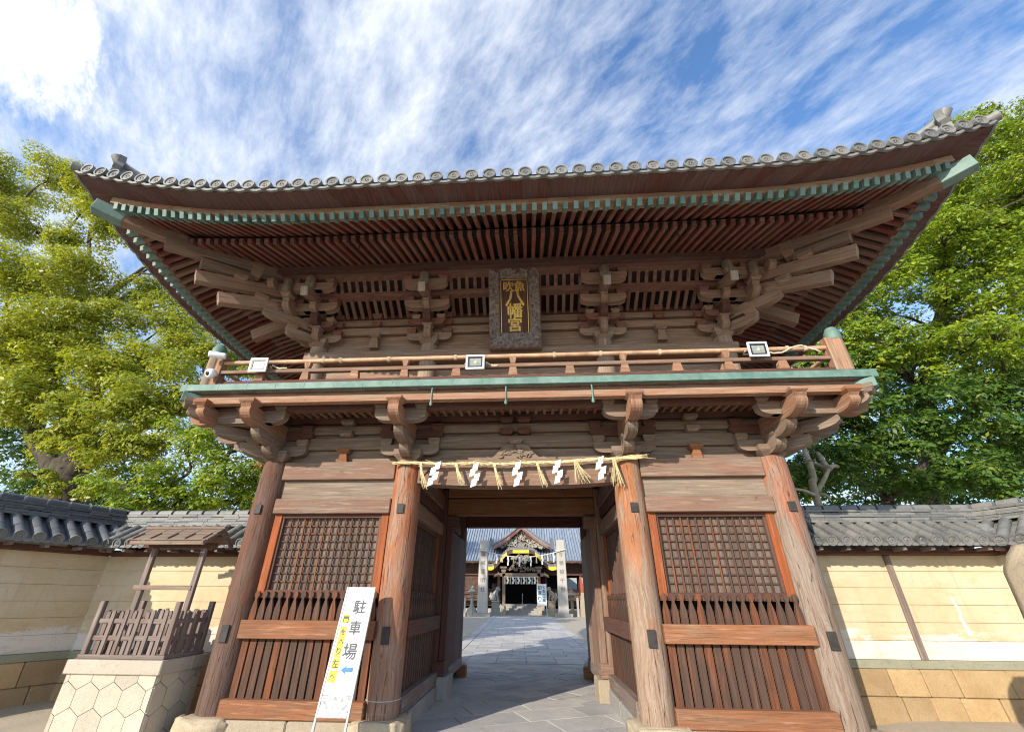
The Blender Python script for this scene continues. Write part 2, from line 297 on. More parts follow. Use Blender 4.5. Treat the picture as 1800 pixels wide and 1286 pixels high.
# ---------------------------------------------------------------- mesh builder
class MB:
    def __init__(s): s.v = []; s.f = []; s.u = []; s.sm = []
    def face(s, pts, uvs, smooth=False):
        k = len(s.v); s.v += [tuple(p) for p in pts]; s.f.append(tuple(range(k, k+len(pts)))); s.u.append(uvs); s.sm.append(smooth)
    def add(s, verts, faces, uvs, smooth=False):
        k = len(s.v); s.v += [tuple(p) for p in verts]
        for f, uv in zip(faces, uvs): s.f.append(tuple(i+k for i in f)); s.u.append(uv); s.sm.append(smooth)
    def hexa(s, p):
        """8 corners: 0-3 one end ring, 4-7 the other; grain runs along the longest edge"""
        p = [Vector(q) for q in p]
        E = [(p[1]-p[0]).length, (p[3]-p[0]).length, (p[4]-p[0]).length]; L = E.index(max(E))
        ax = [(p[1]-p[0]), (p[3]-p[0]), (p[4]-p[0])]; ax = [a.normalized() if a.length > 1e-9 else Vector((1, 0, 0)) for a in ax]
        o1, o2 = rnd.uniform(0, 50), rnd.uniform(0, 50)
        F = [(0, 3, 2, 1), (4, 5, 6, 7), (0, 1, 5, 4), (1, 2, 6, 5), (2, 3, 7, 6), (3, 0, 4, 7)]
        fx = [2, 2, 1, 0, 1, 0]
        U = []
        for f, nx in zip(F, fx):
            oth = [a for a in (0, 1, 2) if a != nx]
            ua = L if L in oth else oth[0]; va = [a for a in oth if a != ua][0]
            U.append([(o1+(p[i]-p[0]).dot(ax[ua]), o2+nx*0.37+(p[i]-p[0]).dot(ax[va])) for i in f])
        s.add(p, F, U)
    def box(s, c, size, M=None):
        c = Vector(c); x, y, z = (q/2 for q in size)
        P = [(-x, -y, -z), (x, -y, -z), (x, y, -z), (-x, y, -z), (-x, -y, z), (x, -y, z), (x, y, z), (-x, y, z)]
        s.hexa([c+(M@Vector(q) if M else Vector(q)) for q in P])
    def b(s, x0, x1, y0, y1, z0, z1): s.box(((x0+x1)/2, (y0+y1)/2, (z0+z1)/2), (abs(x1-x0), abs(y1-y0), abs(z1-z0)))
    def beam(s, p0, p1, w_, h, upv=(0, 0, 1), w1=None, h1=None):
        """bar whose TOP-to-bottom height h is centred on p0-p1"""
        p0, p1 = Vector(p0), Vector(p1); d_ = (p1-p0).normalized(); sd = d_.cross(Vector(upv)).normalized(); u_ = sd.cross(d_)
        w1 = w1 or w_; h1 = h1 or h
        q = []
        for P, a, hh in ((p0, w_/2, h/2), (p1, w1/2, h1/2)):
            q += [P-sd*a-u_*hh, P+sd*a-u_*hh, P+sd*a+u_*hh, P-sd*a+u_*hh]
        s.hexa(q)
    def prism(s, prof, o, A, B, C, depth, smooth=False):
        """closed 2-D profile (a, b) in the A/B plane, extruded by depth along C, centred"""
        o, A, B, C = Vector(o), Vector(A), Vector(B), Vector(C)
        n = len(prof); k1, k2 = rnd.uniform(0, 50), rnd.uniform(0, 50)
        ra = max(p[0] for p in prof)-min(p[0] for p in prof); rb = max(p[1] for p in prof)-min(p[1] for p in prof)
        P0 = [o+A*a+B*b_-C*depth/2 for a, b_ in prof]; P1 = [o+A*a+B*b_+C*depth/2 for a, b_ in prof]
        uvc = [((k1+a, k2+b_) if ra >= rb else (k1+b_, k2+a)) for a, b_ in prof]
        V = P0+P1; F = [tuple(range(n)), tuple(range(2*n-1, n-1, -1))]; U = [uvc, uvc[::-1]]
        L = 0
        for i in range(n):
            j = (i+1) % n; dl = (Vector(prof[j])-Vector(prof[i])).length
            F.append((i, j, n+j, n+i)); U.append([(k1+L, k2), (k1+L+dl, k2), (k1+L+dl, k2+depth), (k1+L, k2+depth)]); L += dl
        s.add(V, F, U, smooth)
    def frus(s, c, s0, s1, h, M=None, lip=0.45):
        """bearing block: straight top, tapered foot; c is the bottom centre"""
        c = Vector(c); M = M or Matrix.Identity(3)
        def ring(a, z): return [c+M@Vector((x*a/2, y*a/2, z)) for x, y in ((-1, -1), (1, -1), (1, 1), (-1, 1))]
        zl = h*lip; mid = s0+(s1-s0)*0.55
        s.hexa(ring(s0, 0)+ring(s1, zl)); s.hexa(ring(s1, zl+0.001)+ring(s1, h))
    def lathe(s, prof, c, n=20, smooth=True, M=None, cap=True):
        c = Vector(c); M = M or Matrix.Identity(3); k1, k2 = rnd.uniform(0, 50), rnd.uniform(0, 50)
        V = []; F = []; U = []; m = len(prof); L = [0]
        for i in range(1, m): L.append(L[-1]+math.hypot(prof[i][0]-prof[i-1][0], prof[i][1]-prof[i-1][1]))
        rm = max(p[0] for p in prof)
        for r_, z in prof:
            for j in range(n): a = 2*math.pi*j/n; V.append(c+M@Vector((r_*math.cos(a), r_*math.sin(a), z)))
        for i in range(m-1):
            for j in range(n):
                j2 = (j+1) % n
                F.append((i*n+j, i*n+j2, (i+1)*n+j2, (i+1)*n+j))
                ua, ub = j/n*2*math.pi*rm, (j+1)/n*2*math.pi*rm
                U.append([(L[i], k2+ua), (L[i], k2+ub), (L[i+1], k2+ub), (L[i+1], k2+ua)])
        s.add(V, F, U, smooth)
        if cap:
            for i, rev in ((0, True), (m-1, False)):
                if prof[i][0] > 1e-4:
                    ring = [V[i*n+j] for j in range(n)]; uv = [(k1+math.cos(2*math.pi*j/n)*rm, k2+math.sin(2*math.pi*j/n)*rm) for j in range(n)]
                    if rev: ring, uv = ring[::-1], uv[::-1]
                    s.face(ring, uv)
    def tube(s, pts, r_, n=8, cap=True, smooth=True):
        pts = [Vector(p) for p in pts]; m = len(pts)
        rs = r_ if isinstance(r_, (list, tuple)) else [r_]*m
        k1, k2 = rnd.uniform(0, 50), rnd.uniform(0, 50); V = []; L = 0; Ls = []
        ref = Vector((0, 0, 1)) if abs((pts[-1]-pts[0]).normalized().z) < 0.9 else Vector((1, 0, 0))
        for i, p in enumerate(pts):
            d_ = (pts[min(i+1, m-1)]-pts[max(i-1, 0)]).normalized(); a = d_.cross(ref).normalized(); b_ = a.cross(d_)
            if i: L += (p-pts[i-1]).length
            Ls.append(L)
            for j in range(n): t_ = 2*math.pi*j/n; V.append(p+(a*math.cos(t_)+b_*math.sin(t_))*rs[i])
        F = []; U = []
        for i in range(m-1):
            for j in range(n):
                j2 = (j+1) % n; F.append((i*n+j, (i+1)*n+j, (i+1)*n+j2, i*n+j2))
                ua, ub = j/n*6.28*max(rs), (j+1)/n*6.28*max(rs)
                U.append([(k1+Ls[i], k2+ua), (k1+Ls[i+1], k2+ua), (k1+Ls[i+1], k2+ub), (k1+Ls[i], k2+ub)])
        if cap:
            c_ = [(k1+math.cos(j)*rs[0], k2+math.sin(j)*rs[0]) for j in range(n)]
            s.face(V[:n], c_); s.face(V[(m-1)*n:][::-1], c_)
        s.add(V, F, U, smooth)
    def grid(s, fn, nu, nv, smooth=True, thick=None):
        V = [Vector(fn(i/nu, j/nv)) for j in range(nv+1) for i in range(nu+1)]; F = []; U = []
        du = (V[nu]-V[0]).length; dv = (V[nv*(nu+1)]-V[0]).length; k1, k2 = rnd.uniform(0, 50), rnd.uniform(0, 50)
        for j in range(nv):
            for i in range(nu):
                a = j*(nu+1)+i; F.append((a, a+1, a+nu+2, a+nu+1))
                U.append([(k1+i/nu*du, k2+j/nv*dv), (k1+(i+1)/nu*du, k2+j/nv*dv), (k1+(i+1)/nu*du, k2+(j+1)/nv*dv), (k1+i/nu*du, k2+(j+1)/nv*dv)])
        s.add(V, F, U, smooth)
    def build(s, name, m, parent=None, bev=0.0, org=None):
        me = bpy.data.meshes.new(name)
        o = bpy.data.objects.new(name, me); COL.objects.link(o)
        base = Vector(org) if org is not None else (ORG.get(parent.name, Vector()) if parent else Vector())
        me.from_pydata([tuple(Vector(q)-base) for q in s.v], [], s.f)
        uvl = me.uv_layers.new(name='UVMap'); flat_ = [c for f in s.u for q in f for c in q]
        uvl.data.foreach_set('uv', flat_); me.polygons.foreach_set('use_smooth', s.sm)
        me.materials.append(m)
        if bev:
            bm = bmesh.new(); bm.from_mesh(me)
            bmesh.ops.remove_doubles(bm, verts=bm.verts, dist=0.00005)
            ed = [e for e in bm.edges if len(e.link_faces) == 2 and e.calc_face_angle(0) > 0.6]
            bmesh.ops.bevel(bm, geom=ed, offset=bev, segments=1, affect='EDGES', clamp_overlap=True)
            bm.to_mesh(me); bm.free()
        me.update()
        if parent: o.parent = parent
        ORG[o.name] = base
        if org is not None and not parent: o.location = base
        return o
ORG = {}
def thing(name, label, cat, loc=(0, 0, 0), group=None):
    o = bpy.data.objects.new(name, None); COL.objects.link(o); o.empty_display_size = 0.2
    o.location = loc; ORG[o.name] = Vector(loc); tag(o, label, cat, group); return o
def tag(o, label=None, cat=None, group=None, kind=None):
    for k, v in (('label', label), ('category', cat), ('group', group), ('kind', kind)):
        if v: o[k] = v
    return o
def glyphs(mb, text, o, A, B, size, thick=0.004, bold=0.0):
    if bold:
        for q, (a, b_) in enumerate(((1, 0), (-1, 0), (0, 1), (0, -1))): glyphs(mb, text, Vector(o)+Vector(A)*a*bold+Vector(B)*b_*bold, A, B, size, thick+0.00015*(q+1))
    """flat characters of the built-in font as a mesh: o = centre, A right, B up"""
    cu = bpy.data.curves.new('glyph', 'FONT'); cu.body = text; cu.size = 1; cu.align_x = 'CENTER'; cu.align_y = 'CENTER'; cu.resolution_u = 2
    ob = bpy.data.objects.new('glyph', cu); COL.objects.link(ob)
    dg = bpy.context.evaluated_depsgraph_get(); dg.update()
    me = bpy.data.meshes.new_from_object(ob.evaluated_get(dg))
    A, B, o = Vector(A), Vector(B), Vector(o); N = A.cross(B)
    vs = [v.co.copy() for v in me.vertices]
    if vs:
        x0 = min(v.x for v in vs); x1 = max(v.x for v in vs); y0 = min(v.y for v in vs); y1 = max(v.y for v in vs)
        k = size/max(x1-x0, y1-y0, 1e-6); cx_, cy_ = (x0+x1)/2, (y0+y1)/2
        F = [tuple(p.vertices) for p in me.polygons]
        mb.add([o+A*((v.x-cx_)*k)+B*((v.y-cy_)*k)+N*thick for v in vs], F, [[(vs[i].x*0.2, vs[i].y*0.2) for i in f] for f in F])
    bpy.data.objects.remove(ob); bpy.data.curves.remove(cu); bpy.data.meshes.remove(me)
X3, Y3, Z3 = Vector((1, 0, 0)), Vector((0, 1, 0)), Vector((0, 0, 1))
# ---------------------------------------------------------------- ground, paving, path
def sstep(a, b, x): t = min(max((x-a)/(b-a), 0), 1); return t*t*(3-2*t)
def ground_z(x, y):
    z = 0.2*sstep(6.5, 36, y)
    if y < 3:
        ex = sstep(3.9, 5.2, abs(x))
        z += ex*(0.15*sstep(-1.6, 0.9, y)*(1-0.3*sstep(0.9, 3, y)) + 0.035*mnoise.noise(Vector((x*0.9, y*0.9, 0))))
    return z
gx = [-900, -300, -120, -60, -35]+[-24+0.4*i for i in range(121)]+[35, 60, 120, 300, 900]
gy = [-400, -120, -40, -20]+[-10+0.4*i for i in range(31)]+[2.5+1.5*i for i in range(40)]+[70, 120, 300, 900]
g = MB(); nx_ = len(gx)
V = [(x, y, ground_z(x, y) if abs(x) < 200 and -60 < y < 200 else (0.2 if y > 36 else 0.0)) for y in gy for x in gx]
F = [(j*nx_+i, j*nx_+i+1, (j+1)*nx_+i+1, (j+1)*nx_+i) for j in range(len(gy)-1) for i in range(nx_-1)]
g.add(V, F, [[(V[i][0], V[i][1]) for i in f] for f in F], True)
tag(g.build('ground', SAND), kind='structure')

def clip(poly, rect):
    x0, x1, y0, y1 = rect
    for ax, lim, sg in ((0, x0, 1), (0, x1, -1), (1, y0, 1), (1, y1, -1)):
        out = []
        for i in range(len(poly)):
            a, b = poly[i-1], poly[i]; ia = (a[ax]-lim)*sg >= 0; ib = (b[ax]-lim)*sg >= 0
            if ia != ib:
                t = (lim-a[ax])/(b[ax]-a[ax]); out.append((a[0]+(b[0]-a[0])*t, a[1]+(b[1]-a[1])*t))
            if ib: out.append(b)
        poly = out
        if not poly: return []
    return poly
def slab(mb, poly, zt, th=0.03):
    if len(poly) < 3: return
    cx_ = sum(p[0] for p in poly)/len(poly); cy_ = sum(p[1] for p in poly)/len(poly)
    a = sum(poly[i-1][0]*poly[i][1]-poly[i][0]*poly[i-1][1] for i in range(len(poly)))/2
    if abs(a) < 0.004: return
    if a < 0: poly = poly[::-1]
    h = zt+rnd.uniform(-0.003, 0.003)
    top = [(x, y, h+ground_z(x, y)) for x, y in poly]; bot = [(x, y, h-th+ground_z(x, y)) for x, y in poly]; n = len(poly)
    mb.add(top+bot, [tuple(range(n))]+[(i, n+i, n+(i+1) % n, (i+1) % n) for i in range(n)],
           [[(p[0], p[1]) for p in poly]]+[[(0, 0), (0, .1), (.1, .1), (.1, 0)]]*n)
pv = MB()
def rot_field(mb, rect, sxl, syl, ang, zt, gap=0.008, jit=0.0):
    c_, s_ = math.cos(R(ang)), math.sin(R(ang)); ox, oy = (rect[0]+rect[1])/2, (rect[2]+rect[3])/2
    n = int(9/min(sxl, syl))+2
    for j in range(-n, n):
        off = (j % 2)*sxl*0.5+rnd.uniform(-jit, jit)
        for i in range(-n, n):
            q = [(i*sxl+off+gap, j*syl+gap), ((i+1)*sxl+off-gap, j*syl+gap), ((i+1)*sxl+off-gap, (j+1)*syl-gap), (i*sxl+off+gap, (j+1)*syl-gap)]
            slab(mb, clip([(ox+x*c_-y*s_, oy+x*s_+y*c_) for x, y in q], rect), zt)
rot_field(pv, (-1.85, 1.85, -7.2, 2.3), 0.95, 0.62, 24, 0.024, jit=0.15)
rot_field(pv, (-1.85, 1.85, 2.312, 5.0), 0.62, 0.42, 42, 0.022, jit=0.05)
rot_field(pv, (-1.85, 1.85, 5.012, 6.98), 0.70, 0.36, -30, 0.023, jit=0.08)
tag(pv.build('gate_paving', PAVE), kind='structure')
pth = MB(); y = 7.0
pl = lambda y: -2.42-0.034*(y-7); pr = lambda y: 2.42-0.026*(y-7)
while y < 36.5:
    d_ = rnd.uniform(0.45, 0.62); k = 5; off = rnd.choice([0, 0.5])
    L, Rr = pl(y)+0.34, pr(y)-0.34; xs = [L]+[L+(Rr-L)*(i+off)/k for i in range(0 if off else 1, k)]+[Rr]
    for a, b in zip(xs[:-1], xs[1:]):
        if b-a > 0.05: slab(pth, [(a+.007, y+.007), (b-.007, y+.007), (b-.007, y+d_-.007), (a+.007, y+d_-.007)], 0.026)
    y += d_
y = 7.0
while y < 36.5:
    d_ = rnd.uniform(0.9, 1.5)
    for f_, sg in ((pl, 1), (pr, -1)):
        a0, a1 = f_(y), f_(y+d_)
        slab(pth, [(a0, y+.006), (a0+sg*.33, y+.006), (a1+sg*.33, y+d_-.006), (a1, y+d_-.006)], 0.034)
    y += d_
tag(pth.build('path', PAVE), kind='structure')

# ---------------------------------------------------------------- the two-storey gate
GATE = thing('shrine_gate', 'two storey weathered wooden shrine gate with sweeping tiled roof and bracketed balcony', 'gate')
XI, XO, YM, YB = 1.70, 3.88, 2.6, 5.2       # columns
ZC, ZT = 0.24, 3.48                          # column foot, column head
UX, UXI, UY0, UY1, UZ = 3.75, 1.62, 0.15, 5.05, 5.75    # upper storey
UH = (UY1-UY0)/2; UC = (UY1+UY0)/2

def column(x, y, z0, z1, r_, m, name='column'):
    mb = MB(); n = 26; st = 9
    k = rnd.uniform(0, 30)
    V = []; F = []; U = []
    for i in range(st+1):
        z = z0+(z1-z0)*i/st; rr = r_*(1.0 if i < st-1 else (0.985 if i < st else 0.95))
        for j in range(n+1):
            a = 2*math.pi*j/n; q = rr*(1+0.012*mnoise.noise(Vector((math.cos(a)*2+k, math.sin(a)*2, z*0.8))))
            V.append((x+q*math.cos(a), y+q*math.sin(a), z))
    for i in range(st):
        for j in range(n):
            a = i*(n+1)+j; F.append((a, a+1, a+n+2, a+n+1))
            zz0, zz1 = (z1-z0)*i/st, (z1-z0)*(i+1)/st
            # unrolled so that u runs up the trunk from the foot
            U.append([(zz0, k+j*2*math.pi/n*r_), (zz0, k+(j+1)*2*math.pi/n*r_), (zz1, k+(j+1)*2*math.pi/n*r_), (zz1, k+j*2*math.pi/n*r_)])
    mb.add(V, F, U, True)
    mb.face([V[st*(n+1)+j] for j in range(n)], [(V[j][0], V[j][1]) for j in range(n)])
    return mb.build(name, m, GATE)
cm = {(-XO, 0): CW[0], (-XI, 0): CW[1], (XI, 0): CW[2], (XO, 0): CW[3]}
for y_ in (0, YM, YB):
    for x_ in (-XO, -XI, XI, XO):
        if y_ == YM and abs(x_) == XI: continue
        c_ = column(x_, y_, ZC, ZT, 0.212, cm.get((x_, y_), CW[4]))
        if y_ == 0:
            for z_, hh in ((2.73, 0.135), (1.125, 0.20)):
                p = MB()
                if abs(x_) == XO:
                    p.box((x_-0.0, -0.215, z_), (0.10, 0.035, hh))
                else: p.box((x_, -0.215, z_), (0.10, 0.035, hh))
                p.build('iron_plug', BLACKW, c_, 0.004)
            if x_ == -XI:
                p = MB(); p.tube([(x_+0.216*math.cos(a), 0.216*math.sin(a), 0.43) for a in [i*math.pi/10 for i in range(21)]], 0.006, 5)
                p.build('tie_wire', METAL, c_)
# footing stones
def rock(mb, c, size, seed, n=3, amp=0.07):
    bm = bmesh.new(); bmesh.ops.create_cube(bm, size=1)
    bmesh.ops.bevel(bm, geom=bm.edges[:], offset=0.12, segments=1, affect='EDGES')
    bmesh.ops.subdivide_edges(bm, edges=bm.edges[:], cuts=2, use_grid_fill=True)
    bmesh.ops.subdivide_edges(bm, edges=bm.edges[:], cuts=1, use_grid_fill=True)
    vs = []
    for v in bm.verts:
        p = Vector((v.co.x*size[0], v.co.y*size[1], v.co.z*size[2]))
        nn = mnoise.noise_vector(Vector((p.x*3.0+seed*7, p.y*3.0, p.z*3.0)))*amp + mnoise.noise_vector(Vector((p.x*11+seed*7, p.y*11, p.z*11)))*amp*0.25
        if v.co.z > 0.45: nn.z *= 0.15
        vs.append(p+nn+Vector(c))
    bm.verts.ensure_lookup_table(); bm.verts.index_update()
    F = [tuple(v.index for v in f.verts) for f in bm.faces]; bm.free()
    mb.add(vs, F, [[(vs[i].x, vs[i].y+vs[i].z) for i in f] for f in F], True)
for i, (x_, y_) in enumerate([(x, y) for y in (0, YM, YB) for x in (-XO, -XI, XI, XO)]):
    if y_ == YM and abs(x_) == XI: continue
    mb = MB(); rock(mb, (x_, y_, 0.10), (0.66, 0.64, 0.29), i+1); mb.build('footing_stone', STONE if y_ == 0 else STONEG, GATE)

# ---- side bays: lattice, pickets, rails (front faces and the passage faces)
def bay(o, A, B, L, full=True):
    """o = left foot corner on the column axis line, A along the bay, B outward (towards the viewer), L clear length"""
    o, A, B = Vector(o), Vector(A), Vector(B); C = Z3
    def bx(mb, a0, a1, b0, b1, z0, z1):
        P = []
        for zz_ in (z0, z1):
            for a, b in ((a0, b0), (a1, b0), (a1, b1), (a0, b1)): P.append(o+A*a+B*b+C*zz_)
        mb.hexa(P)
    m = MB(); bx(m, 0, L, 0.02, 0.125, 3.195, 3.475); m.build('head_beam', WPINK, GATE, 0.008)
    m = MB(); bx(m, 0, L, -0.05, 0.045, 2.905, 3.192); m.build('head_panel', WGREY, GATE)
    m = MB(); bx(m, 0, L, 0.0, 0.145, 2.68, 2.90); m.build('nageshi_beam', WPINK, GATE, 0.01)
    fr = MB()
    bx(fr, 0.02, 0.13, -0.03, 0.075, 1.60, 2.678); fr.build('lattice_jamb', WJAMB, GATE, 0.004)
    fr = MB(); bx(fr, L-0.13, L-0.02, -0.03, 0.075, 1.60, 2.678); fr.build('lattice_jamb', WJAMB, GATE, 0.004)
    fr = MB(); bx(fr, 0.132, L-0.132, -0.03, 0.06, 2.625, 2.676); bx(fr, 0.132, L-0.132, -0.03, 0.06, 1.605, 1.65)
    bx(fr, 0.132, 0.165, -0.02, 0.05, 1.652, 2.623); bx(fr, L-0.165, L-0.132, -0.02, 0.05, 1.652, 2.623)
    fr.build('lattice_frame', WDARK, GATE, 0.003)
    la = MB(); n = 13
    a0, a1 = 0.166, L-0.166
    for i in range(1, n+1):
        a = a0+(a1-a0)*i/(n+1); bx(la, a-0.0095, a+0.0095, 0.014, 0.034, 1.652, 2.623)
    nh = 9
    for i in range(1, nh):
        z = 1.652+(2.623-1.652)*i/nh; bx(la, a0, a1, -0.004, 0.0135, z-0.0095, z+0.0095)
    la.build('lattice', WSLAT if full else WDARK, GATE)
    bk = MB()
    nb = 9
    for i in range(nb): bx(bk, 0.1+(L-0.2)*i/nb+.002, 0.1+(L-0.2)*(i+1)/nb-.002, -0.040, -0.012, 1.6, 2.67)
    bk.build('backing_board', WBACK, GATE)
    pk = MB(); n = 16
    for i in range(n):
        a = 0.01+(L-0.02)*(i+0.5)/n; hw = (L-0.02)/n*0.355
        prof = [(-hw, 0.41), (hw, 0.41), (hw, 1.35), (hw*0.92, 1.42), (hw*0.6, 1.48), (0.009, 1.535), (0.016, 1.555), (0.030, 1.575), (0.030, 1.605), (0.016, 1.63),
                (-0.016, 1.63), (-0.030, 1.605), (-0.030, 1.575), (-0.016, 1.555), (-0.009, 1.535), (-hw*0.6, 1.48), (-hw*0.92, 1.42), (-hw, 1.35)]
        pk.prism(prof, o+A*a+B*0.095, A, C, B, 0.035)
    pk.build('picket_slats', WSLAT, GATE, 0.004)
    bar = MB(); bx(bar, 0.02, L-0.02, 0.03, 0.072, 1.55, 1.602); bar.build('picket_bar', WDARK, GATE)
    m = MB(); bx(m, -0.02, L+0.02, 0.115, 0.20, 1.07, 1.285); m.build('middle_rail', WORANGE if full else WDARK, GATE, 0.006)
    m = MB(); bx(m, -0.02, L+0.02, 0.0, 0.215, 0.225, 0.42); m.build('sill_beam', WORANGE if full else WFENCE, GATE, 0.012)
    m = MB()
    k = 2
    for i in range(k): bx(m, L*i/k+.004, L*(i+1)/k-.004, -0.05, 0.24, 0.0, 0.222)
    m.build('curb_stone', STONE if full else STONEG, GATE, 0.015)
    dv = MB(); bx(dv, 0.02, L-0.02, -0.16, -0.135, 0.2, 2.9); dv.build('shade_lining', DARKV, GATE)  # black sheet standing in for the shade behind the pickets
r_ = 0.19
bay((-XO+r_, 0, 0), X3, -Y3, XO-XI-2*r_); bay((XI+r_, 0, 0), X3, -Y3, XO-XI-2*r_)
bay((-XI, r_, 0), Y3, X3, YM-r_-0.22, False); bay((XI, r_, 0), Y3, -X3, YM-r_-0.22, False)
# outer sides and back: plain boarded walls
for sg in (-1, 1):
    m = MB()
    for y0, y1 in ((r_, YM-r_), (YM+r_, YB-r_)):
        n = 10
        for i in range(n): m.b(sg*(XO-0.03), sg*(XO+0.03), y0+(y1-y0)*i/n+.002, y0+(y1-y0)*(i+1)/n-.002, 0.2, 2.9)
    m.build('side_boarding', WDARK, GATE)
    for z0, z1, t_ in ((3.195, 3.475, .125), (2.68, 2.90, .145), (1.07, 1.285, .12), (0.225, 0.42, .15)):
        m = MB(); m.b(sg*(XO-t_), sg*(XO+t_), r_, YM-r_, z0, z1); m.b(sg*(XO-t_), sg*(XO+t_), YM+r_, YB-r_, z0, z1); m.build('side_beam', WPINK, GATE, 0.008)
    m = MB(); m.b(sg*(XI+r_), sg*(XO-r_), YB-0.03, YB+0.03, 0.2, 3.47)
    m.b(sg*(XI-0.03), sg*(XI+0.03), YM+0.25, YB-r_, 0.2, 3.47); m.build('rear_boarding', WDARK, GATE)

# ---- passage: main door posts, threshold stones, lintels, leaves
for sg in (-1, 1):
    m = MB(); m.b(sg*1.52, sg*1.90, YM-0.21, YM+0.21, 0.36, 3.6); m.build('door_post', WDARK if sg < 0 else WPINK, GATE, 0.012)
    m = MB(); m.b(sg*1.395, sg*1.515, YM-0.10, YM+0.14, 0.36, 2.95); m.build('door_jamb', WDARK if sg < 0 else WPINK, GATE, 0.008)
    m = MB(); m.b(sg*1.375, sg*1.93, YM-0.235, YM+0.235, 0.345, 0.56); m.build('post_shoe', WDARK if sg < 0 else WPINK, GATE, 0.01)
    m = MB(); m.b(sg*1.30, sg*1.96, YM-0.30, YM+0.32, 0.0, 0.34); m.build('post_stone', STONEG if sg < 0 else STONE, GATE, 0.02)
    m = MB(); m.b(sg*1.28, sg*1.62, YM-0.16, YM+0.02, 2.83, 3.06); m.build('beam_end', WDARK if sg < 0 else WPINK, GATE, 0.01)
    # door leaf folded back along the passage
    m = MB(); n = 7
    for i in range(n): m.b(sg*1.405, sg*1.455, YM+0.20+1.75*i/n+.003, YM+0.20+1.75*(i+1)/n-.003, 0.30, 2.80)
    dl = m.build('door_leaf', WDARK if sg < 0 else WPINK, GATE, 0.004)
    m = MB()
    for z_ in (0.42, 1.15, 1.9, 2.62): m.b(sg*1.456, sg*1.50, YM+0.22, YM+1.93, z_, z_+0.13)
    m.build('door_batten', WDARK, dl, 0.004)
    m = MB(); m.b(sg*1.385, sg*1.42, YM+0.19, YM+1.96, 0.24, 0.42); m.build('kick_board', WFENCE, dl, 0.004)
    m = MB(); m.b(sg*1.30, sg*1.52, YM+2.02, YM+2.28, 0.0, 0.24); m.build('door_stop', WORANGE, GATE, 0.02)
    # passage upper side beams with diagonal brace
    m = MB(); m.b(sg*1.60, sg*1.80, r_, YM-0.22, 3.0, 3.2); m.build('passage_beam', WDARK, GATE, 0.01)
    m = MB(); m.b(sg*1.62, sg*1.78, r_, YM-0.22, 3.2, 3.9); m.b(sg*1.62, sg*1.78, YM+.22, YB-r_, 3.0, 3.9); m.build('passage_upper_board', WDARK, GATE)
m = MB(); m.b(-1.52, 1.52, YM-0.14, YM+0.14, 3.46, 3.72); m.build('lintel_beam', WORANGE, GATE, 0.012)
m = MB(); m.b(-1.52, 1.52, YM-0.10, YM+0.10, 3.10, 3.44); m.build('lintel_beam', WORANGE, GATE, 0.012)
m = MB(); m.b(-1.5, 1.5, YB-0.12, YB+0.12, 3.24, 3.50); m.build('rear_beam', WRED, GATE, 0.01)
m = MB(); m.b(-1.5, 1.5, YB-0.10, YB+0.10, 3.86, 4.10)
m.build('rear_beam', WDARK, GATE, 0.01)
# pierced carved transom between the rear beams
m = MB()
for i in range(13):
    a = -1.5+3.0*i/12
    if abs(a) > 0.32: m.b(a-0.125, a+0.125, YB-0.03, YB+0.03, 3.5, 3.86)
for a, z_ in ((-0.17, 3.56), (0.0, 3.6), (0.2, 3.55), (-0.08, 3.76), (0.12, 3.78), (-0.25, 3.72), (0.28, 3.7)):
    m.lathe([(0.001, -0.06), (0.075, -0.03), (0.085, 0.0), (0.075, 0.03), (0.001, 0.06)], (a, YB, z_), 9)
m.build('carved_transom', CARVE, GATE)
m = MB()
for i in range(30): m.b(-1.62, 1.62, r_+0.02+ (YB-0.3)*i/30, r_+0.02+(YB-0.3)*(i+1)/30-.004, 3.92, 3.945)
m.build('passage_ceiling', WDARK, GATE)
m = MB()
for y_ in (0.9, 1.75, 3.4, 4.3): m.b(-1.62, 1.62, y_-0.06, y_+0.06, 3.80, 3.918)
m.build('ceiling_joist', WDARK, GATE, 0.006)
# centre bay front: curved rainbow beam
m = MB(); n = 24
prof = [(-1.5, 3.13)]+[(-1.5+3.0*i/n, 3.08+0.05*abs(1-2*i/n)**3) for i in range(1, n)]+[(1.5, 3.13), (1.5, 3.47), (-1.5, 3.47)]
m.prism(prof, (0, -0.02, 0), X3, Z3, Y3, 0.24); m.build('rainbow_beam', WPINK, GATE, 0.008)
m = MB()
for sg in (-1, 1):
    m.tube([(sg*(1.48-0.33*t_), -0.146, 3.17+0.22*math.sin(t_*1.8)) for t_ in [i/10 for i in range(11)]], [0.014*(1-i/11)+0.002 for i in range(11)], 6)
m.build('beam_scroll', WDARK, GATE)

# ---------------------------------------------------------------- bracket work
def arm_prof(L0, L1, z0, z1, tip=0.17, wave=True):
    """side view of a projecting arm, (out, z): straight shank, swelling curved end"""
    h = z1-z0; P = [(L0, z0+h*0.12), (L1-tip*1.5, z0)]
    for i in range(1, 7):
        t = i/6; P.append((L1-tip*1.5+tip*1.5*math.sin(t*math.pi/2), z0+h*0.62*(1-math.cos(t*math.pi/2))))
    if wave: P += [(L1-0.012, z0+h*0.80), (L1+0.02, z1)]
    else: P += [(L1, z1)]
    P.append((L0, z1)); return P
def boat_prof(hl, z0, z1, tip=0.16):
    P = []; h = z1-z0
    for s_ in (1, -1):
        side = [(hl, z1), (hl, z0+h*0.55)]
        for i in range(1, 6):
            t = i/5; side.append((hl-tip*(1-math.cos(t*math.pi/2)), z0+h*0.55*(1-math.sin(t*math.pi/2))))
        P += [(s_*a, b) for a, b in (side if s_ > 0 else side[::-1])]
    return P
def basis(A, O): return Matrix((A, -O, Z3)).transposed()      # columns: along, inward, up

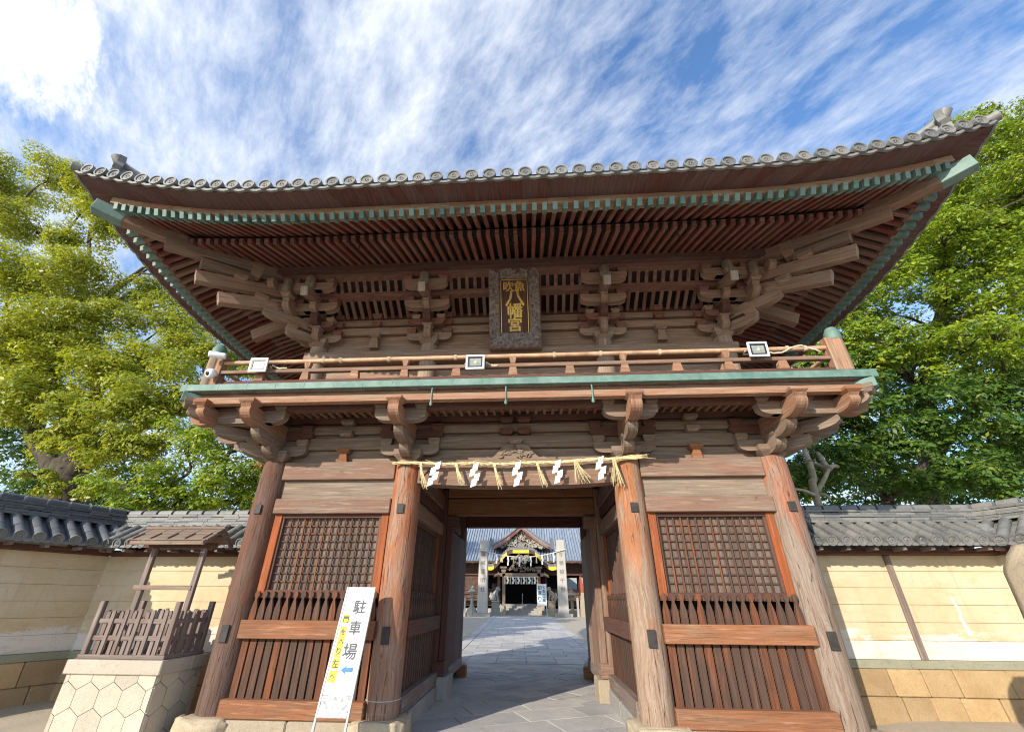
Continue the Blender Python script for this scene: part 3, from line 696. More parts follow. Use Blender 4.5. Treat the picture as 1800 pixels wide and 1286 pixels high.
def bracket_low(o, A, O, mid=True, inner_only=None):
    """three-step bracket under the balcony; o = column head centre, A along the wall, O outward"""
    o, A, O = Vector(o), Vector(A), Vector(O); Mx = basis(A, O); z = o.z
    m = MB(); m.frus(o+Z3*0.0, 0.30, 0.44, 0.17, Mx); root = m.build('bracket_set', WGREY, GATE, 0.006)
    def arm(nm, prof, org, ax, w_, mt=WGREY): q = MB(); q.prism(prof, org, ax, Z3, ax.cross(Z3), w_); return q.build(nm, mt, root, 0.006)
    def blk(p, s0=0.13, s1=0.20, h=0.12, mt=WGREY): q = MB(); q.frus(p, s0, s1, h, Mx); return q.build('bearing_block', mt, root, 0.004)
    P = lambda a, q, zz: o+A*a+O*q+Z3*(zz-0)
    arm('cross_arm', boat_prof(0.47, 0.10, 0.26), P(0, 0.05, 0), A, 0.15)
    for a in (-0.39, 0.39): blk(P(a, 0.05, 0.262), 0.13, 0.19, 0.11)
    arm('cross_arm', boat_prof(0.52, 0.375, 0.515), P(0, 0.05, 0), A, 0.13, WDARK)
    for a in (-0.42, 0.42): blk(P(a, 0.05, 0.517), 0.13, 0.19, 0.10, WDARK)
    for k, (L, z0, z1) in enumerate(((0.44, 0.03, 0.225), (0.80, 0.185, 0.40), (1.14, 0.345, 0.575))):
        arm('projecting_arm', arm_prof(-0.05, L, z0, z1), P(0, 0, 0), O, (0.15, 0.143, 0.157)[k], WTAN if k == 2 else WGREY)
        if k < 2: blk(P(0, L-0.10, z1+0.001), 0.14, 0.20, 0.07)
    blk(P(0, 1.05, 0.577), 0.15, 0.235, 0.085, WTAN)
    arm('cross_arm', boat_prof(0.385, 0.42, 0.605, 0.2), P(0, 0.72, 0), A, 0.13)
    for a in (-0.31, 0.31): blk(P(a, 0.72, 0.607), 0.12, 0.19, 0.10)
    return root
def bracket_low_corner(o, sx_, sy_):
    o = Vector(o); O = Vector((0, sy_, 0)); A = Vector((sx_, 0, 0)); D = (O+A).normalized()
    root = bracket_low(o, X3 if sy_ < 0 else -X3, O)
    def arm(nm, prof, org, ax, w_, mt=WGREY): q = MB(); q.prism(prof, org, ax, Z3, ax.cross(Z3), w_); return q.build(nm, mt, root, 0.006)
    s2 = math.sqrt(2)
    for L, z0, z1 in ((0.42, 0.05, 0.22), (0.72, 0.25, 0.42), (1.0, 0.45, 0.62)):
        arm('corner_arm', arm_prof(0, L*s2, z0, z1, 0.2), o, D, 0.138, WGREY)
        if L < 1:
            q = MB(); q.frus(o+D*(L*s2-0.14)+Z3*(z1+.001), 0.14, 0.21, 0.10, Matrix.Rotation(R(45), 3, 'Z')); q.build('bearing_block', WGREY, root, 0.004)
    for L, z0, z1 in ((0.44, 0.03, 0.225), (0.80, 0.185, 0.40), (1.14, 0.345, 0.575)):
        arm('projecting_arm', arm_prof(-0.05, L, z0, z1), o, A, 0.14+z1*0.03)
    arm('cross_arm', boat_prof(0.40, 0.42, 0.605, 0.2), o+A*0.72, O, 0.13)
    # long wall arms running out past the corner, with outer short arms on their ends
    arm('cross_arm', [(-0.2, 0.42), (0.86, 0.42), (0.93, 0.50), (0.93, 0.605), (-0.2, 0.605)], o+O*0.72, A, 0.128)
    arm('cross_arm', [(-0.2, 0.42), (0.86, 0.42), (0.93, 0.50), (0.93, 0.605), (-0.2, 0.605)], o+A*0.72, O, 0.128)
    for B_, C_ in ((A, O), (O, A)):
        arm('projecting_arm', arm_prof(0.66, 1.10, 0.40, 0.575, 0.14), o+B_*0.72, C_, 0.13, WTAN)
        q = MB(); q.frus(o+B_*0.72+C_*1.05+Z3*0.577, 0.13, 0.21, 0.085); q.build('bearing_block', WORANGE, root, 0.004)
    q = MB(); q.frus(o+A*1.05+Z3*0.577, 0.15, 0.235, 0.085); q.build('bearing_block', WTAN, root, 0.004)
    q = MB(); q.frus(o+D*(0.98*s2)+Z3*0.60, 0.16, 0.22, 0.12, Matrix.Rotation(R(45), 3, 'Z')); q.build('bearing_block', WGREY, root, 0.004)
    return root
for x_ in (-XI, XI): bracket_low((x_, 0, ZT), X3, -Y3)
for s_ in (-1, 1):
    bracket_low_corner((s_*XO, 0, ZT), s_, -1)
    bracket_low((s_*XO, YM, ZT), -Y3*s_, X3*s_)
    bracket_low_corner((s_*XO, YB, ZT), s_, 1)

# wall rows between the brackets, all four sides
def ring_rows(xh, y0, y1, rows, nm, mt):
    for z0, z1, off in rows:
        m = MB(); t_ = 0.10
        m.b(-xh-off, xh+off, y0-off, y0+t_, z0, z1); m.b(-xh-off, xh+off, y1-t_, y1+off, z0, z1)
        for s_ in (-1, 1): m.b(s_*(xh-t_), s_*(xh+off), y0+t_+.001, y1-t_-.001, z0, z1)
        m.build(nm, mt, GATE, 0.006)
ring_rows(XO, 0, YB, [(3.482, 3.70, -0.02), (3.905, 3.96, -0.01), (4.105, 4.155, -0.01)], 'wall_plank', WGREY)
ring_rows(XO, 0, YB, [(3.702, 3.90, 0.05), (3.965, 4.10, 0.06)], 'tie_beam', WGREY)
ring_rows(XO, 0, YB, [(4.16, 4.29, 0.07)], 'tie_beam', WDARK)
for x_ in (-2.79, 2.79):
    m = MB(); m.prism([(-0.075, 3.484), (0.075, 3.484), (0.05, 3.62), (-0.05, 3.62)], (x_, -0.02, 0), X3, Z3, Y3, 0.12); m.frus((x_, -0.02, 3.621), 0.13, 0.21, 0.08)
    m.build('strut', WORANGE, GATE, 0.004)
    for z_ in (3.905, 4.10):
        m = MB(); m.frus((x_, -0.05, z_), 0.15, 0.22, 0.09); m.build('bearing_block', WGREY, GATE, 0.004)
for x_ in (-0.14, 0.14):
    for z_ in (3.905, 4.10):
        m = MB(); m.frus((x_, -0.05, z_), 0.15, 0.22, 0.09); m.build('bearing_block', WDARK, GATE, 0.004)
# frog-leg strut with carving over the rainbow beam
m = MB()
prof = [(-0.50, 3.485), (-0.44, 3.53), (-0.38, 3.51), (-0.33, 3.545), (-0.26, 3.62), (-0.20, 3.70), (-0.10, 3.735), (0.10, 3.735), (0.20, 3.70), (0.26, 3.62), (0.33, 3.545), (0.38, 3.51), (0.44, 3.53), (0.50, 3.485)]
m.prism(prof, (0, -0.05, 0), X3, Z3, Y3, 0.10)
fl = m.build('frog_leg_strut', CARVEL, GATE, 0.006)
m = MB()
for i in range(26):
    a = rnd.uniform(-0.24, 0.24); z_ = 3.52+rnd.uniform(0, 1)*(0.17-abs(a)*0.42)
    pts = [(a+0.05*math.cos(k*0.6+i)*(1-k/9), -0.105-0.012*math.sin(k*0.7), z_+0.035*math.sin(k*0.6+i)*(1-k/9)) for k in range(8)]
    m.tube(pts, [0.016-0.0015*k for k in range(8)], 6)
m.build('carving', CARVEL, fl)
m = MB(); m.frus((0, -0.06, 3.737), 0.16, 0.24, 0.08); m.build('bearing_block', WGREY, GATE, 0.004)

# ---------------------------------------------------------------- balcony
BO = 1.08
def ring_band(o0, o1, z0, z1, nm, mt, bev=0.006, lap=0.0):
    """four mitred bars round the building between outward distances o0 < o1 of the lower column line"""
    m = MB()
    for (hx, fy, by) in ((XO, 0, YB),):
        fo = [(-hx-o1-lap, fy-o1), (hx+o1+lap, fy-o1), (hx+o0, fy-o0), (-hx-o0, fy-o0)]
        bo = [(x, fy+by-y) for x, y in fo]
        lo = [(-hx-o1, fy-o1-lap), (-hx-o0, fy-o0), (-hx-o0, by+o0), (-hx-o1, by+o1+lap)]
        ro = [(-x, y) for x, y in lo]
        for q in (fo, bo, lo, ro): m.hexa([(x, y, z0) for x, y in q]+[(x, y, z1) for x, y in q])
    return m.build(nm, mt, GATE, bev)
ring_band(0.94, 1.05, 4.10, 4.205, 'balcony_beam', WTAN)
ring_band(0.84, 0.955, 4.208, 4.298, 'balcony_beam', WPINK)
ring_band(0.66, 0.78, 4.087, 4.225, 'balcony_beam', WDARK)
m = MB()
for x0, x1, y0, y1 in ((-XO-1.0, XO+1.0, -1.0, 0.4), (-XO-1.0, XO+1.0, YB-0.4, YB+1.0)):
    n = 70
    for i in range(n): m.b(x0+(x1-x0)*i/n+.003, x0+(x1-x0)*(i+1)/n-.003, y0, y1, 4.302, 4.35)
for s_ in (-1, 1):
    n = 30
    for i in range(n): m.b(s_*(XO-0.3), s_*(XO+1.0), 0.402+(YB-0.804)*i/n+.003, 0.402+(YB-0.804)*(i+1)/n-.003, 4.302, 4.35)
m.build('balcony_floor', WPINK, GATE)
m = MB(); n = 66
for i in range(n):
    x_ = -XO-0.6+(2*XO+1.2)*(i+0.5)/n
    m.beam((x_, -0.66, 4.245), (x_, -0.08, 4.265), 0.045, 0.045)
m.build('balcony_ribs', WORANGE, GATE)
gb = ring_band(BO-0.16, BO, 4.31, 4.42, 'copper_edge', COPPER, 0.006)
m = MB()
for i in range(1, 22):
    x_ = -4.9+9.8*i/22; m.b(x_-0.004, x_+0.004, -BO-0.003, -BO+0.02, 4.305, 4.427)
m.build('copper_seam', COPPER, gb)
for s_ in (-1, 1):
    m = MB(); m.b(s_*(XO+BO), s_*(XO+BO+0.09), -BO+0.0, -BO+0.16, 4.303, 4.425); m.build('copper_end', COPPER, gb, 0.004)
for s_ in (-1, 1):
    m = MB(); D = Vector((s_, -1, 0)).normalized(); c_ = Vector((s_*(XO+0.9), -0.9, 4.22))
    m.beam(c_, c_+D*0.27, 0.10, 0.14); m.build('copper_sleeve', COPPER, GATE, 0.004)
# hooks under the copper edge
for x_ in (-1.18, -0.10, 1.13):
    m = MB(); m.tube([(x_, -1.03, 4.30), (x_, -1.055, 4.24), (x_, -1.06, 4.10), (x_, -1.05, 4.05)], 0.012, 7)
    m.lathe([(0.010, 0), (0.026, 0.02), (0.014, 0.07)], (x_, -1.055, 4.0), 8); m.build('copper_hook', COPPER, GATE)
# railing
def rail_side(p0, p1, nm_posts, xs_t, xs_s):
    p0, p1 = Vector(p0), Vector(p1); d_ = (p1-p0).normalized(); L = (p1-p0).length; out = Vector((d_.y, -d_.x, 0))
    Mx = Matrix((d_, -out, Z3)).transposed()
    a = MB(); a.beam(p0+Z3*4.475, p1+Z3*4.475, 0.10, 0.085); a.build('ground_rail', WDARK, GATE, 0.006)
    a = MB(); a.beam(p0+Z3*4.690-d_*0.06, p1+Z3*4.690+d_*0.06, 0.075, 0.06); a.build('middle_handrail', WPINK, GATE, 0.006)
    a = MB(); a.tube([p0+Z3*4.865+d_*(L*i/12) for i in range(13)], 0.036, 10); a.build('top_handrail', BAMBOO, GATE)
    for t_ in xs_t:
        a = MB(); c_ = p0+d_*t_
        a.hexa([c_+Mx@Vector(q) for q in [(-.07, -.045, 4.52), (.07, -.045, 4.52), (.07, .045, 4.52), (-.07, .045, 4.52), (-.05, -.04, 4.658), (.05, -.04, 4.658), (.05, .04, 4.658), (-.05, .04, 4.658)]])
        a.hexa([c_+Mx@Vector(q) for q in [(-.03, -.035, 4.722), (.03, -.035, 4.722), (.03, .035, 4.722), (-.03, .035, 4.722), (-.055, -.04, 4.832), (.055, -.04, 4.832), (.055, .04, 4.832), (-.055, .04, 4.832)]])
        a.build('tall_baluster', WTAN, GATE, 0.004)
    for t_ in xs_s:
        a = MB(); c_ = p0+d_*t_
        a.hexa([c_+Mx@Vector(q) for q in [(-.075, -.045, 4.52), (.075, -.045, 4.52), (.075, .045, 4.52), (-.075, .045, 4.52), (-.055, -.04, 4.658), (.055, -.04, 4.658), (.055, .04, 4.658), (-.055, .04, 4.658)]])
        a.build('short_baluster', WTAN, GATE, 0.004)
RX, RY0, RY1 = 4.78, -0.93, YB+0.93
rail_side((-RX, RY0, 0), (RX, RY0, 0), 0, [RX+x for x in (-3.22, -1.66, 0.0, 1.66, 3.16)], [RX+x for x in (-3.95, -2.44, -0.86, 0.85, 2.42, 3.92)])
rail_side((-RX, RY1, 0), (-RX, RY0, 0), 0, [1, 3, 5], [2, 4, 6]); rail_side((RX, RY0, 0), (RX, RY1, 0), 0, [1, 3, 5], [2, 4, 6])
rail_side((RX, RY1, 0), (-RX, RY1, 0), 0, [1.5, 4, 6.5], [2.7, 5.2, 8])
for x_ in (-RX, RX):
    for y_ in (RY0, RY1):
        m = MB(); m.lathe([(0.095, 4.426), (0.095, 4.97), (0.09, 5.0)], (x_, y_, 0), 20); pst = m.build('corner_post', WTAN if x_ > 0 else WPINK, GATE)
        m = MB(); m.lathe([(0.098, 4.98), (0.102, 4.99), (0.102, 5.12), (0.09, 5.14), (0.082, 5.15), (0.076, 5.18), (0.055, 5.20), (0.001, 5.21)], (x_, y_, 0), 20); m.build('copper_cap', COPPER, pst)
        if y_ < 0:
            m = MB(); s_ = 1 if x_ < 0 else -1; m.box((x_+s_*0.12, y_, 4.72), (0.11, 0.12, 0.59)); m.build('post_cheek', WTAN, pst, 0.006)

# ---------------------------------------------------------------- upper storey
for x_ in (-UX, -UXI, UXI, UX):
    for y_ in (UY0, UY1): column(x_, y_, 4.36, UZ, 0.165, WUP, 'upper_column')
for s_ in (-1, 1): column(s_*UX, UC, 4.36, UZ, 0.165, WUP, 'upper_column')
ring_rows(UX, UY0, UY1, [(4.352, 5.0, -0.04), (5.003, 5.40, -0.035), (5.60, 6.04, -0.03), (6.205, 6.245, -0.02)], 'upper_wall_plank', WUP)
ring_rows(UX, UY0, UY1, [(5.403, 5.597, 0.175)], 'upper_head_beam', WUP)
ring_rows(UX, UY0, UY1, [(6.045, 6.20, 0.05), (6.25, 6.375, 0.06)], 'upper_tie_beam', WUP)
ring_rows(UX, UY0, UY1, [(6.385, 6.50, 0.03)], 'upper_tie_beam', WDARK)
ring_rows(UX, UY0, UY1, [(6.55, 7.3, -0.06)], 'upper_shade_board', DARKV)  # blackened so the space behind the brackets reads as shade
# paler boards and rail standing in for sunlight on the upper wall foot
m = MB(); n = 60
for i in range(n): m.b(-3.7+7.4*i/n+.004, -3.7+7.4*(i+1)/n-.004, UY0-0.09, UY0-0.05, 4.36, 4.95)
m.build('sunlit_foot_boards', WTAN, GATE)
m = MB(); m.b(-3.75, 3.75, UY0-0.19, UY0-0.10, 4.72, 4.98); m.build('sunlit_foot_rail', WTAN, GATE, 0.01)

def oslope(o): return 7.10-0.404*(o-0.77)        # underside of the base rafters, o = distance out from the upper column line
def bracket_up(o, A, O):
    o, A, O = Vector(o), Vector(A), Vector(O); Mx = basis(A, O)
    m = MB(); m.frus(o, 0.24, 0.36, 0.16, Mx); root = m.build('upper_bracket_set', WUP, GATE, 0.006)
    def arm(nm, prof, org, ax, w_, mt=WUP): q = MB(); q.prism(prof, org, ax, Z3, ax.cross(Z3), w_); return q.build(nm, mt, root, 0.006)
    def blk(p, s0=0.12, s1=0.18, h=0.10, mt=WUP): q = MB(); q.frus(p, s0, s1, h, Mx); return q.build('bearing_block', mt, root, 0.004)
    P = lambda a, q, zz: o+A*a+O*q+Z3*zz
    arm('cross_arm', boat_prof(0.42, 0.10, 0.25), P(0, 0.05, 0), A, 0.13)
    for a in (-0.34, 0.34): blk(P(a, 0.05, 0.252), mt=WUPR)
    for a in (-0.34, 0.34): blk(P(a, 0.06, 0.44), mt=WUPR)
    arm('projecting_arm', arm_prof(-0.05, 0.30, 0.06, 0.30), o, O, 0.13)
    arm('projecting_arm', arm_prof(-0.05, 0.46, 0.32, 0.53), o, O, 0.138, WDARK)
    blk(P(0, 0.24, 0.30), 0.13, 0.19, 0.05)
    arm('cross_arm', boat_prof(0.41, 0.57, 0.74, 0.2), P(0, 0.43, 0), A, 0.12)
    for a in (-0.33, 0.0, 0.33): blk(P(a, 0.43, 0.742), 0.12, 0.18, 0.10, WUPR)
    arm('cross_arm', boat_prof(0.40, 0.85, 1.01, 0.18), P(0, 0.70, 0), A, 0.12)
    for a in (-0.33, 0.33): blk(P(a, 0.70, 1.012), 0.12, 0.18, 0.10, WUPR)
    arm('cross_arm', boat_prof(0.30, 0.34, 0.47, 0.12), P(0, 0.22, 0), A, 0.12, WUPR)
    for a in (-0.23, 0.23): blk(P(a, 0.22, 0.472), 0.10, 0.16, 0.085)
    for a in (-0.33, 0.33): blk(P(a, 0.06, 0.62), 0.12, 0.18, 0.09, WUPR)
    arm('projecting_arm', arm_prof(0.1, 0.60, 0.55, 0.70, 0.12), o, O, 0.125, WUP)
    # tail rafter sloping down and out, with its whitened end
    q = MB(); q.beam(P(0, 0.0, 1.02), P(0, 0.92, 0.69), 0.125, 0.19, w1=0.125, h1=0.165); tl = q.build('tail_rafter', WUP, root, 0.006)
    q = MB(); d_ = (O*0.92-Z3*0.33).normalized(); q.beam(P(0, 0.92, 0.69)+d_*0.001, P(0, 0.92, 0.69)+d_*0.016, 0.128, 0.17); q.build('whitened_end', NOSEW, tl)
    # carved fist above the tail
    q = MB(); q.lathe([(0.001, 0), (0.07, 0.02), (0.095, 0.10), (0.08, 0.16), (0.095, 0.22), (0.05, 0.31), (0.001, 0.33)], P(0, 0.82, 0.82), 12); q.build('carved_fist', CARVEL, root)
    return root
def bracket_up_corner(o, sx_, sy_):
    o = Vector(o); O = Vector((0, sy_, 0)); A = Vector((sx_, 0, 0)); D = (O+A).normalized(); s2 = math.sqrt(2); R45 = Matrix.Rotation(R(45), 3, 'Z')
    root = bracket_up(o, X3 if sy_ < 0 else -X3, O)
    def arm(nm, prof, org, ax, w_, mt=WUP): q = MB(); q.prism(prof, org, ax, Z3, ax.cross(Z3), w_); return q.build(nm, mt, root, 0.006)
    arm('corner_arm', arm_prof(0, 0.46*s2, 0.06, 0.23, 0.2), o, D, 0.13)
    arm('corner_arm', arm_prof(0, 0.78*s2, 0.29, 0.48, 0.22), o, D, 0.132)
    for L, zt_ in ((0.40, 0.232), (0.70, 0.482)):
        q = MB(); q.frus(o+D*(L*s2)+Z3*zt_, 0.13, 0.20, 0.11, R45); q.build('bearing_block', WUP, root, 0.004)
    # two long corner tails and the eave fist
    for e, z0, z1, h in ((1.26, 0.80, 0.29, 0.21), (1.54, 1.03, 0.54, 0.21)):
        q = MB(); q.beam(o+D*0.3+Z3*z0, o+D*(e*s2)+Z3*z1, 0.145, h); q.build('corner_tail', WUP, root, 0.008)
        q = MB(); q.frus(o+D*((e-0.42)*s2)+Z3*(z1+0.23), 0.13, 0.22, 0.14, R45); q.build('bearing_block', WUP, root, 0.004)
        q = MB(); dd = (D*(e*s2-0.3)+Z3*(z1-z0)).normalized(); b_ = o+D*(e*s2)+Z3*z1
        for i in range(12):
            pp = b_-dd*(0.05+i*0.05)+Z3*h*0.5+Vector((rnd.uniform(-.06, .06), rnd.uniform(-.06, .06), 0)); q.tube([pp, pp+Vector((rnd.uniform(-.01, .01), rnd.uniform(-.01, .01), 0.075))], 0.004, 4)
        q.build('bird_spikes', BLACKW, root)
    q = MB(); q.frus(o+D*(0.98*s2)+Z3*0.98, 0.15, 0.2, 0.3, R45); q.build('carved_fist', WUP, root, 0.01)
    # sideways members of the corner set
    q = MB(); q.beam(o+A*0.25+Z3*0.90, o+A*1.42+Z3*0.36, 0.15, 0.20, w1=0.15, h1=0.23); q.build('tail_rafter', WUP, root, 0.006)
    arm('projecting_arm', arm_prof(-0.05, 0.30, 0.06, 0.30), o, A, 0.13); arm('projecting_arm', arm_prof(-0.05, 0.46, 0.32, 0.53), o, A, 0.14)
    arm('cross_arm', boat_prof(0.41, 0.57, 0.74, 0.2), o+A*0.43, O, 0.12)
    for B_, C_ in ((A, O), (O, A)):
        arm('cross_arm', [(-0.2, 0.57), (0.60, 0.57), (0.68, 0.66), (0.68, 0.74), (-0.2, 0.74)], o+C_*0.43, B_, 0.118)
        arm('cross_arm', [(-0.2, 0.85), (0.86, 0.85), (0.94, 0.93), (0.94, 1.01), (-0.2, 1.01)], o+C_*0.70, B_, 0.118)
        q = MB(); q.lathe([(0.001, 0), (0.065, 0.02), (0.095, 0.12), (0.075, 0.18), (0.092, 0.25), (0.05, 0.34), (0.001, 0.36)], o+B_*0.43+C_*0.80+Z3*0.76, 12); q.build('carved_fist', CARVEL, root)
        q = MB(); q.frus(o+B_*0.43+C_*0.72+Z3*0.70, 0.12, 0.19, 0.09); q.build('bearing_block', WUP, root, 0.004)
        arm('projecting_arm', arm_prof(0.40, 0.74, 0.46, 0.70), o+B_*0.43, C_, 0.13)
    return root
for x_ in (-UXI, UXI): bracket_up((x_, UY0, UZ), X3, -Y3)
for s_ in (-1, 1):
    bracket_up_corner((s_*UX, UY0, UZ), s_, -1); bracket_up((s_*UX, UC, UZ), -Y3*s_, X3*s_); bracket_up_corner((s_*UX, UY1, UZ), s_, 1)
for x_ in (-2.68, 2.68):
    m = MB(); m.prism([(-0.085, 5.737), (0.085, 5.737), (0.055, 5.95), (-0.055, 5.95)], (x_, UY0-0.03, 0), X3, Z3, Y3, 0.10); m.frus((x_, UY0-0.03, 5.951), 0.14, 0.22, 0.09); m.build('strut', WUP, GATE, 0.004)
    for z_ in (6.205, 6.38):
        m = MB(); m.frus((x_, UY0-0.05, z_), 0.12, 0.19, 0.10); m.build('bearing_block', WUPR, GATE, 0.004)
# bird spikes above the middle brackets
m = MB()
for x_ in (-UXI, UXI, -UX+.0, UX-.0):
    for a in (-0.28, 0.28):
        for i in range(7):
            p = Vector((x_+a+(i-3)*0.03, UY0-0.72, UZ+1.115)); m.tube([p, p+Vector(((i % 3-1)*0.03, -0.02, 0.085))], 0.0035, 4)
    for i in range(6):
        p = Vector((x_+(i-2.5)*0.015, UY0-0.86, UZ+0.80)); m.tube([p, p+Vector(((i-2.5)*0.02, -0.03, 0.10))], 0.0035, 4)
m.build('bird_spikes', METAL, GATE)

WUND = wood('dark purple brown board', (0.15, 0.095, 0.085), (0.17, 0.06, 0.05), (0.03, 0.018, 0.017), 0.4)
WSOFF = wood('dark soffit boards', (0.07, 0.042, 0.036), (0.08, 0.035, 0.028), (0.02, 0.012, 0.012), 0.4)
# ---- eaves on four sides
SIDES = [((1, 0), (0, -1), UX, UY0, 0.0), ((0, 1), (1, 0), UH, UX, UC), ((-1, 0), (0, 1), UX, -UY1, 0.0), ((0, -1), (-1, 0), UH, UX, -UC)]
def side_pt(k):
    if k == 0: return (lambda s, o, z: Vector((s, UY0-o, z))), UX
    if k == 1: return (lambda s, o, z: Vector((UX+o, UC+s, z))), UH
    if k == 2: return (lambda s, o, z: Vector((-s, UY1+o, z))), UX
    return (lambda s, o, z: Vector((-UX-o, UC-s, z))), UH
def rise(s, H): return 0.56*(max(abs(s)-(H-0.75), 0)/3.3)**2
OB, OF, OT = 1.81, 2.50, 2.85
def kf(o): return (0.10+(0.35-0.10)*(o-0.77)/1.04) if o <= OB else 0.35+(0.90-0.35)*(o-OB)/(OF-OB)
def zb(o, s, H): return oslope(o)+rise(s, H)*kf(min(o, OB))             # underside of base rafters
def zf(o, s, H): return 6.835-0.615*(o-OB)+rise(s, H)*kf(max(o, OB))      # underside of flying rafters
for k in range(4):
    pt, H = side_pt(k); front = (k == 0)
    nf = 84 if H == UX else 66; SP = (H+OF-0.10)*2/nf
    rest_f, rest_c, rest_b = MB(), MB(), MB()
    for i in range(nf):
        s = -(H+OF-0.10)+SP*(i+0.5); lim = abs(s)-H
        o0 = max(1.55, lim+0.06)
        if OF-o0 > 0.08:
            mb = MB() if front else rest_f
            mb.beam(pt(s, o0, zf(o0, s, H)+0.05), pt(s, OF-0.10, zf(OF-0.10, s, H)+0.05), 0.060, 0.10)
            mc = MB() if front else rest_c
            mc.beam(pt(s, max(o0, OF-0.15), zf(max(o0, OF-0.15), s, H)+0.05), pt(s, OF, zf(OF, s, H)+0.05), 0.068, 0.110)
            if front:
                fr_ = mb.build('flying_rafter', WRAFT, GATE); mc.build('copper_cap', COPPERD, fr_, 0.003)
        o0 = max(0.1, lim+0.06)
        if OB-o0 > 0.06 and abs(s) < H+OB-0.1:
            mb = MB() if front else rest_b
            mb.beam(pt(s, o0, zb(o0, s, H)+0.05), pt(s, OB, zb(OB, s, H)+0.05), 0.064, 0.10)
            if front: mb.build('base_rafter', WRAFT, GATE)
    if not front:
        for mb, nm, mt in ((rest_f, 'side_flying_rafters', WRAFT), (rest_c, 'side_copper_caps', COPPERD), (rest_b, 'side_base_rafters', WRAFT)):
            tag(mb.build(nm, mt, GATE), kind='stuff')
    def strip(o0, z0f, o1, z1f, nm, mt, thick=0.02, n=44, prt=GATE):
        """sheet between two mitred lines at distances o0, o1 with a thickness upwards"""
        mb = MB()
        for i in range(n):
            q = []
            for dz in (0, thick):
                for (o_, zf_), t_ in (((o0, z0f), i/n), ((o1, z1f), i/n), ((o1, z1f), (i+1)/n), ((o0, z0f), (i+1)/n)):
                    s_ = (-1+2*t_)*(H+o_); q.append(pt(s_, o_, zf_(o_, s_)+dz))
            mb.hexa(q)
        return mb.build(nm, mt, prt)
    B_ = lambda o, s: zb(o, s, H)+0.103
    F_ = lambda o, s: zf(o, s, H)+0.103
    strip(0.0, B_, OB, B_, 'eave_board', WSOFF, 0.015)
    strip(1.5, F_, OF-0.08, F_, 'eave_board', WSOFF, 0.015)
    # kioi on the base rafter ends, kayaoi on the flying tips
    strip(OB-0.16, lambda o, s: zb(OB, s, H)+0.10, OB-0.03, lambda o, s: zb(OB, s, H)+0.10, 'eave_beam', DARKV, 0.05)  # kioi coloured black to pass for the shaded gap under the flying rafters
    strip(OF-0.17, lambda o, s: zf(OF, s, H)+0.112, OF-0.015, lambda o, s: zf(OF, s, H)+0.114, 'eave_beam', WTAN, 0.115)
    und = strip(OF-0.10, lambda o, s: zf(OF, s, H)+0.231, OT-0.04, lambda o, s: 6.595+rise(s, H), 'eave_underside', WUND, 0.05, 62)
    # purlin on the brackets plus inner beam, ribs
    strip(0.70, lambda o, s: 6.955, 0.84, lambda o, s: 6.955, 'eave_purlin', WDARK, 0.15, 1)
    strip(0.63, lambda o, s: 6.86, 0.76, lambda o, s: 6.86, 'eave_purlin', WUPR, 0.09, 1)
    strip(0.37, lambda o, s: 6.595, 0.50, lambda o, s: 6.595, 'bracket_beam', WUPR, 0.115, 1)
    rb = MB(); nr = int(2*(H+0.35)/0.15)
    for i in range(nr):
        s = -(H+0.35)+(i+0.5)*0.15
        pts = [pt(s, 0.47+0.24*t_, 6.70+0.20*math.sin(t_*math.pi/2)) for t_ in [j/5 for j in range(6)]]
        for a, b_ in zip(pts[:-1], pts[1:]): rb.beam(a, b_, 0.062, 0.05)
        if abs(s) < H-0.1:
            rb.beam(pt(s, 0.06, 6.42), pt(s, 0.40, 6.63), 0.06, 0.05)
    rb.build('curved_ribs', WUPR, GATE)
    strip(0.0, lambda o, s: 6.50, 0.50, lambda o, s: 6.74, 'cove_board', DARKV, 0.01, 1)  # cove boards blackened, the shade between the ribs put into their colour
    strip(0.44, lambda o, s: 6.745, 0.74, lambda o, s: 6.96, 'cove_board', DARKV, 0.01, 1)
# hip rafters at the four corners
for sx_ in (-1, 1):
    for sy_, yy in ((-1, UY0), (1, UY1)):
        c_ = Vector((sx_*UX, yy, 0)); D = Vector((sx_, sy_, 0)); s0 = UX
        m = MB(); m.beam(c_+D*0.2+Z3*7.12, c_+D*1.92+Z3*6.70, 0.19, 0.20); m.build('hip_rafter', WPINK if sx_ > 0 else WGREY, GATE, 0.008)
        m = MB(); p0 = c_+D*1.5+Z3*6.87; p1 = c_+D*2.34+Z3*6.80; p2 = c_+D*2.575+Z3*6.83
        m.beam(p0, p1, 0.17, 0.19); m.build('hip_rafter', WPINK, GATE, 0.006)
        m = MB(); m.beam(p1-D*0.03, p2, 0.178, 0.195); m.build('copper_cap', COPPERD, GATE, 0.006)
        m = MB(); m.beam(c_+D*1.0+Z3*6.70, c_+D*1.55+Z3*6.60, 0.15, 0.16); m.build('hip_bracket', WGREY, GATE, 0.02)

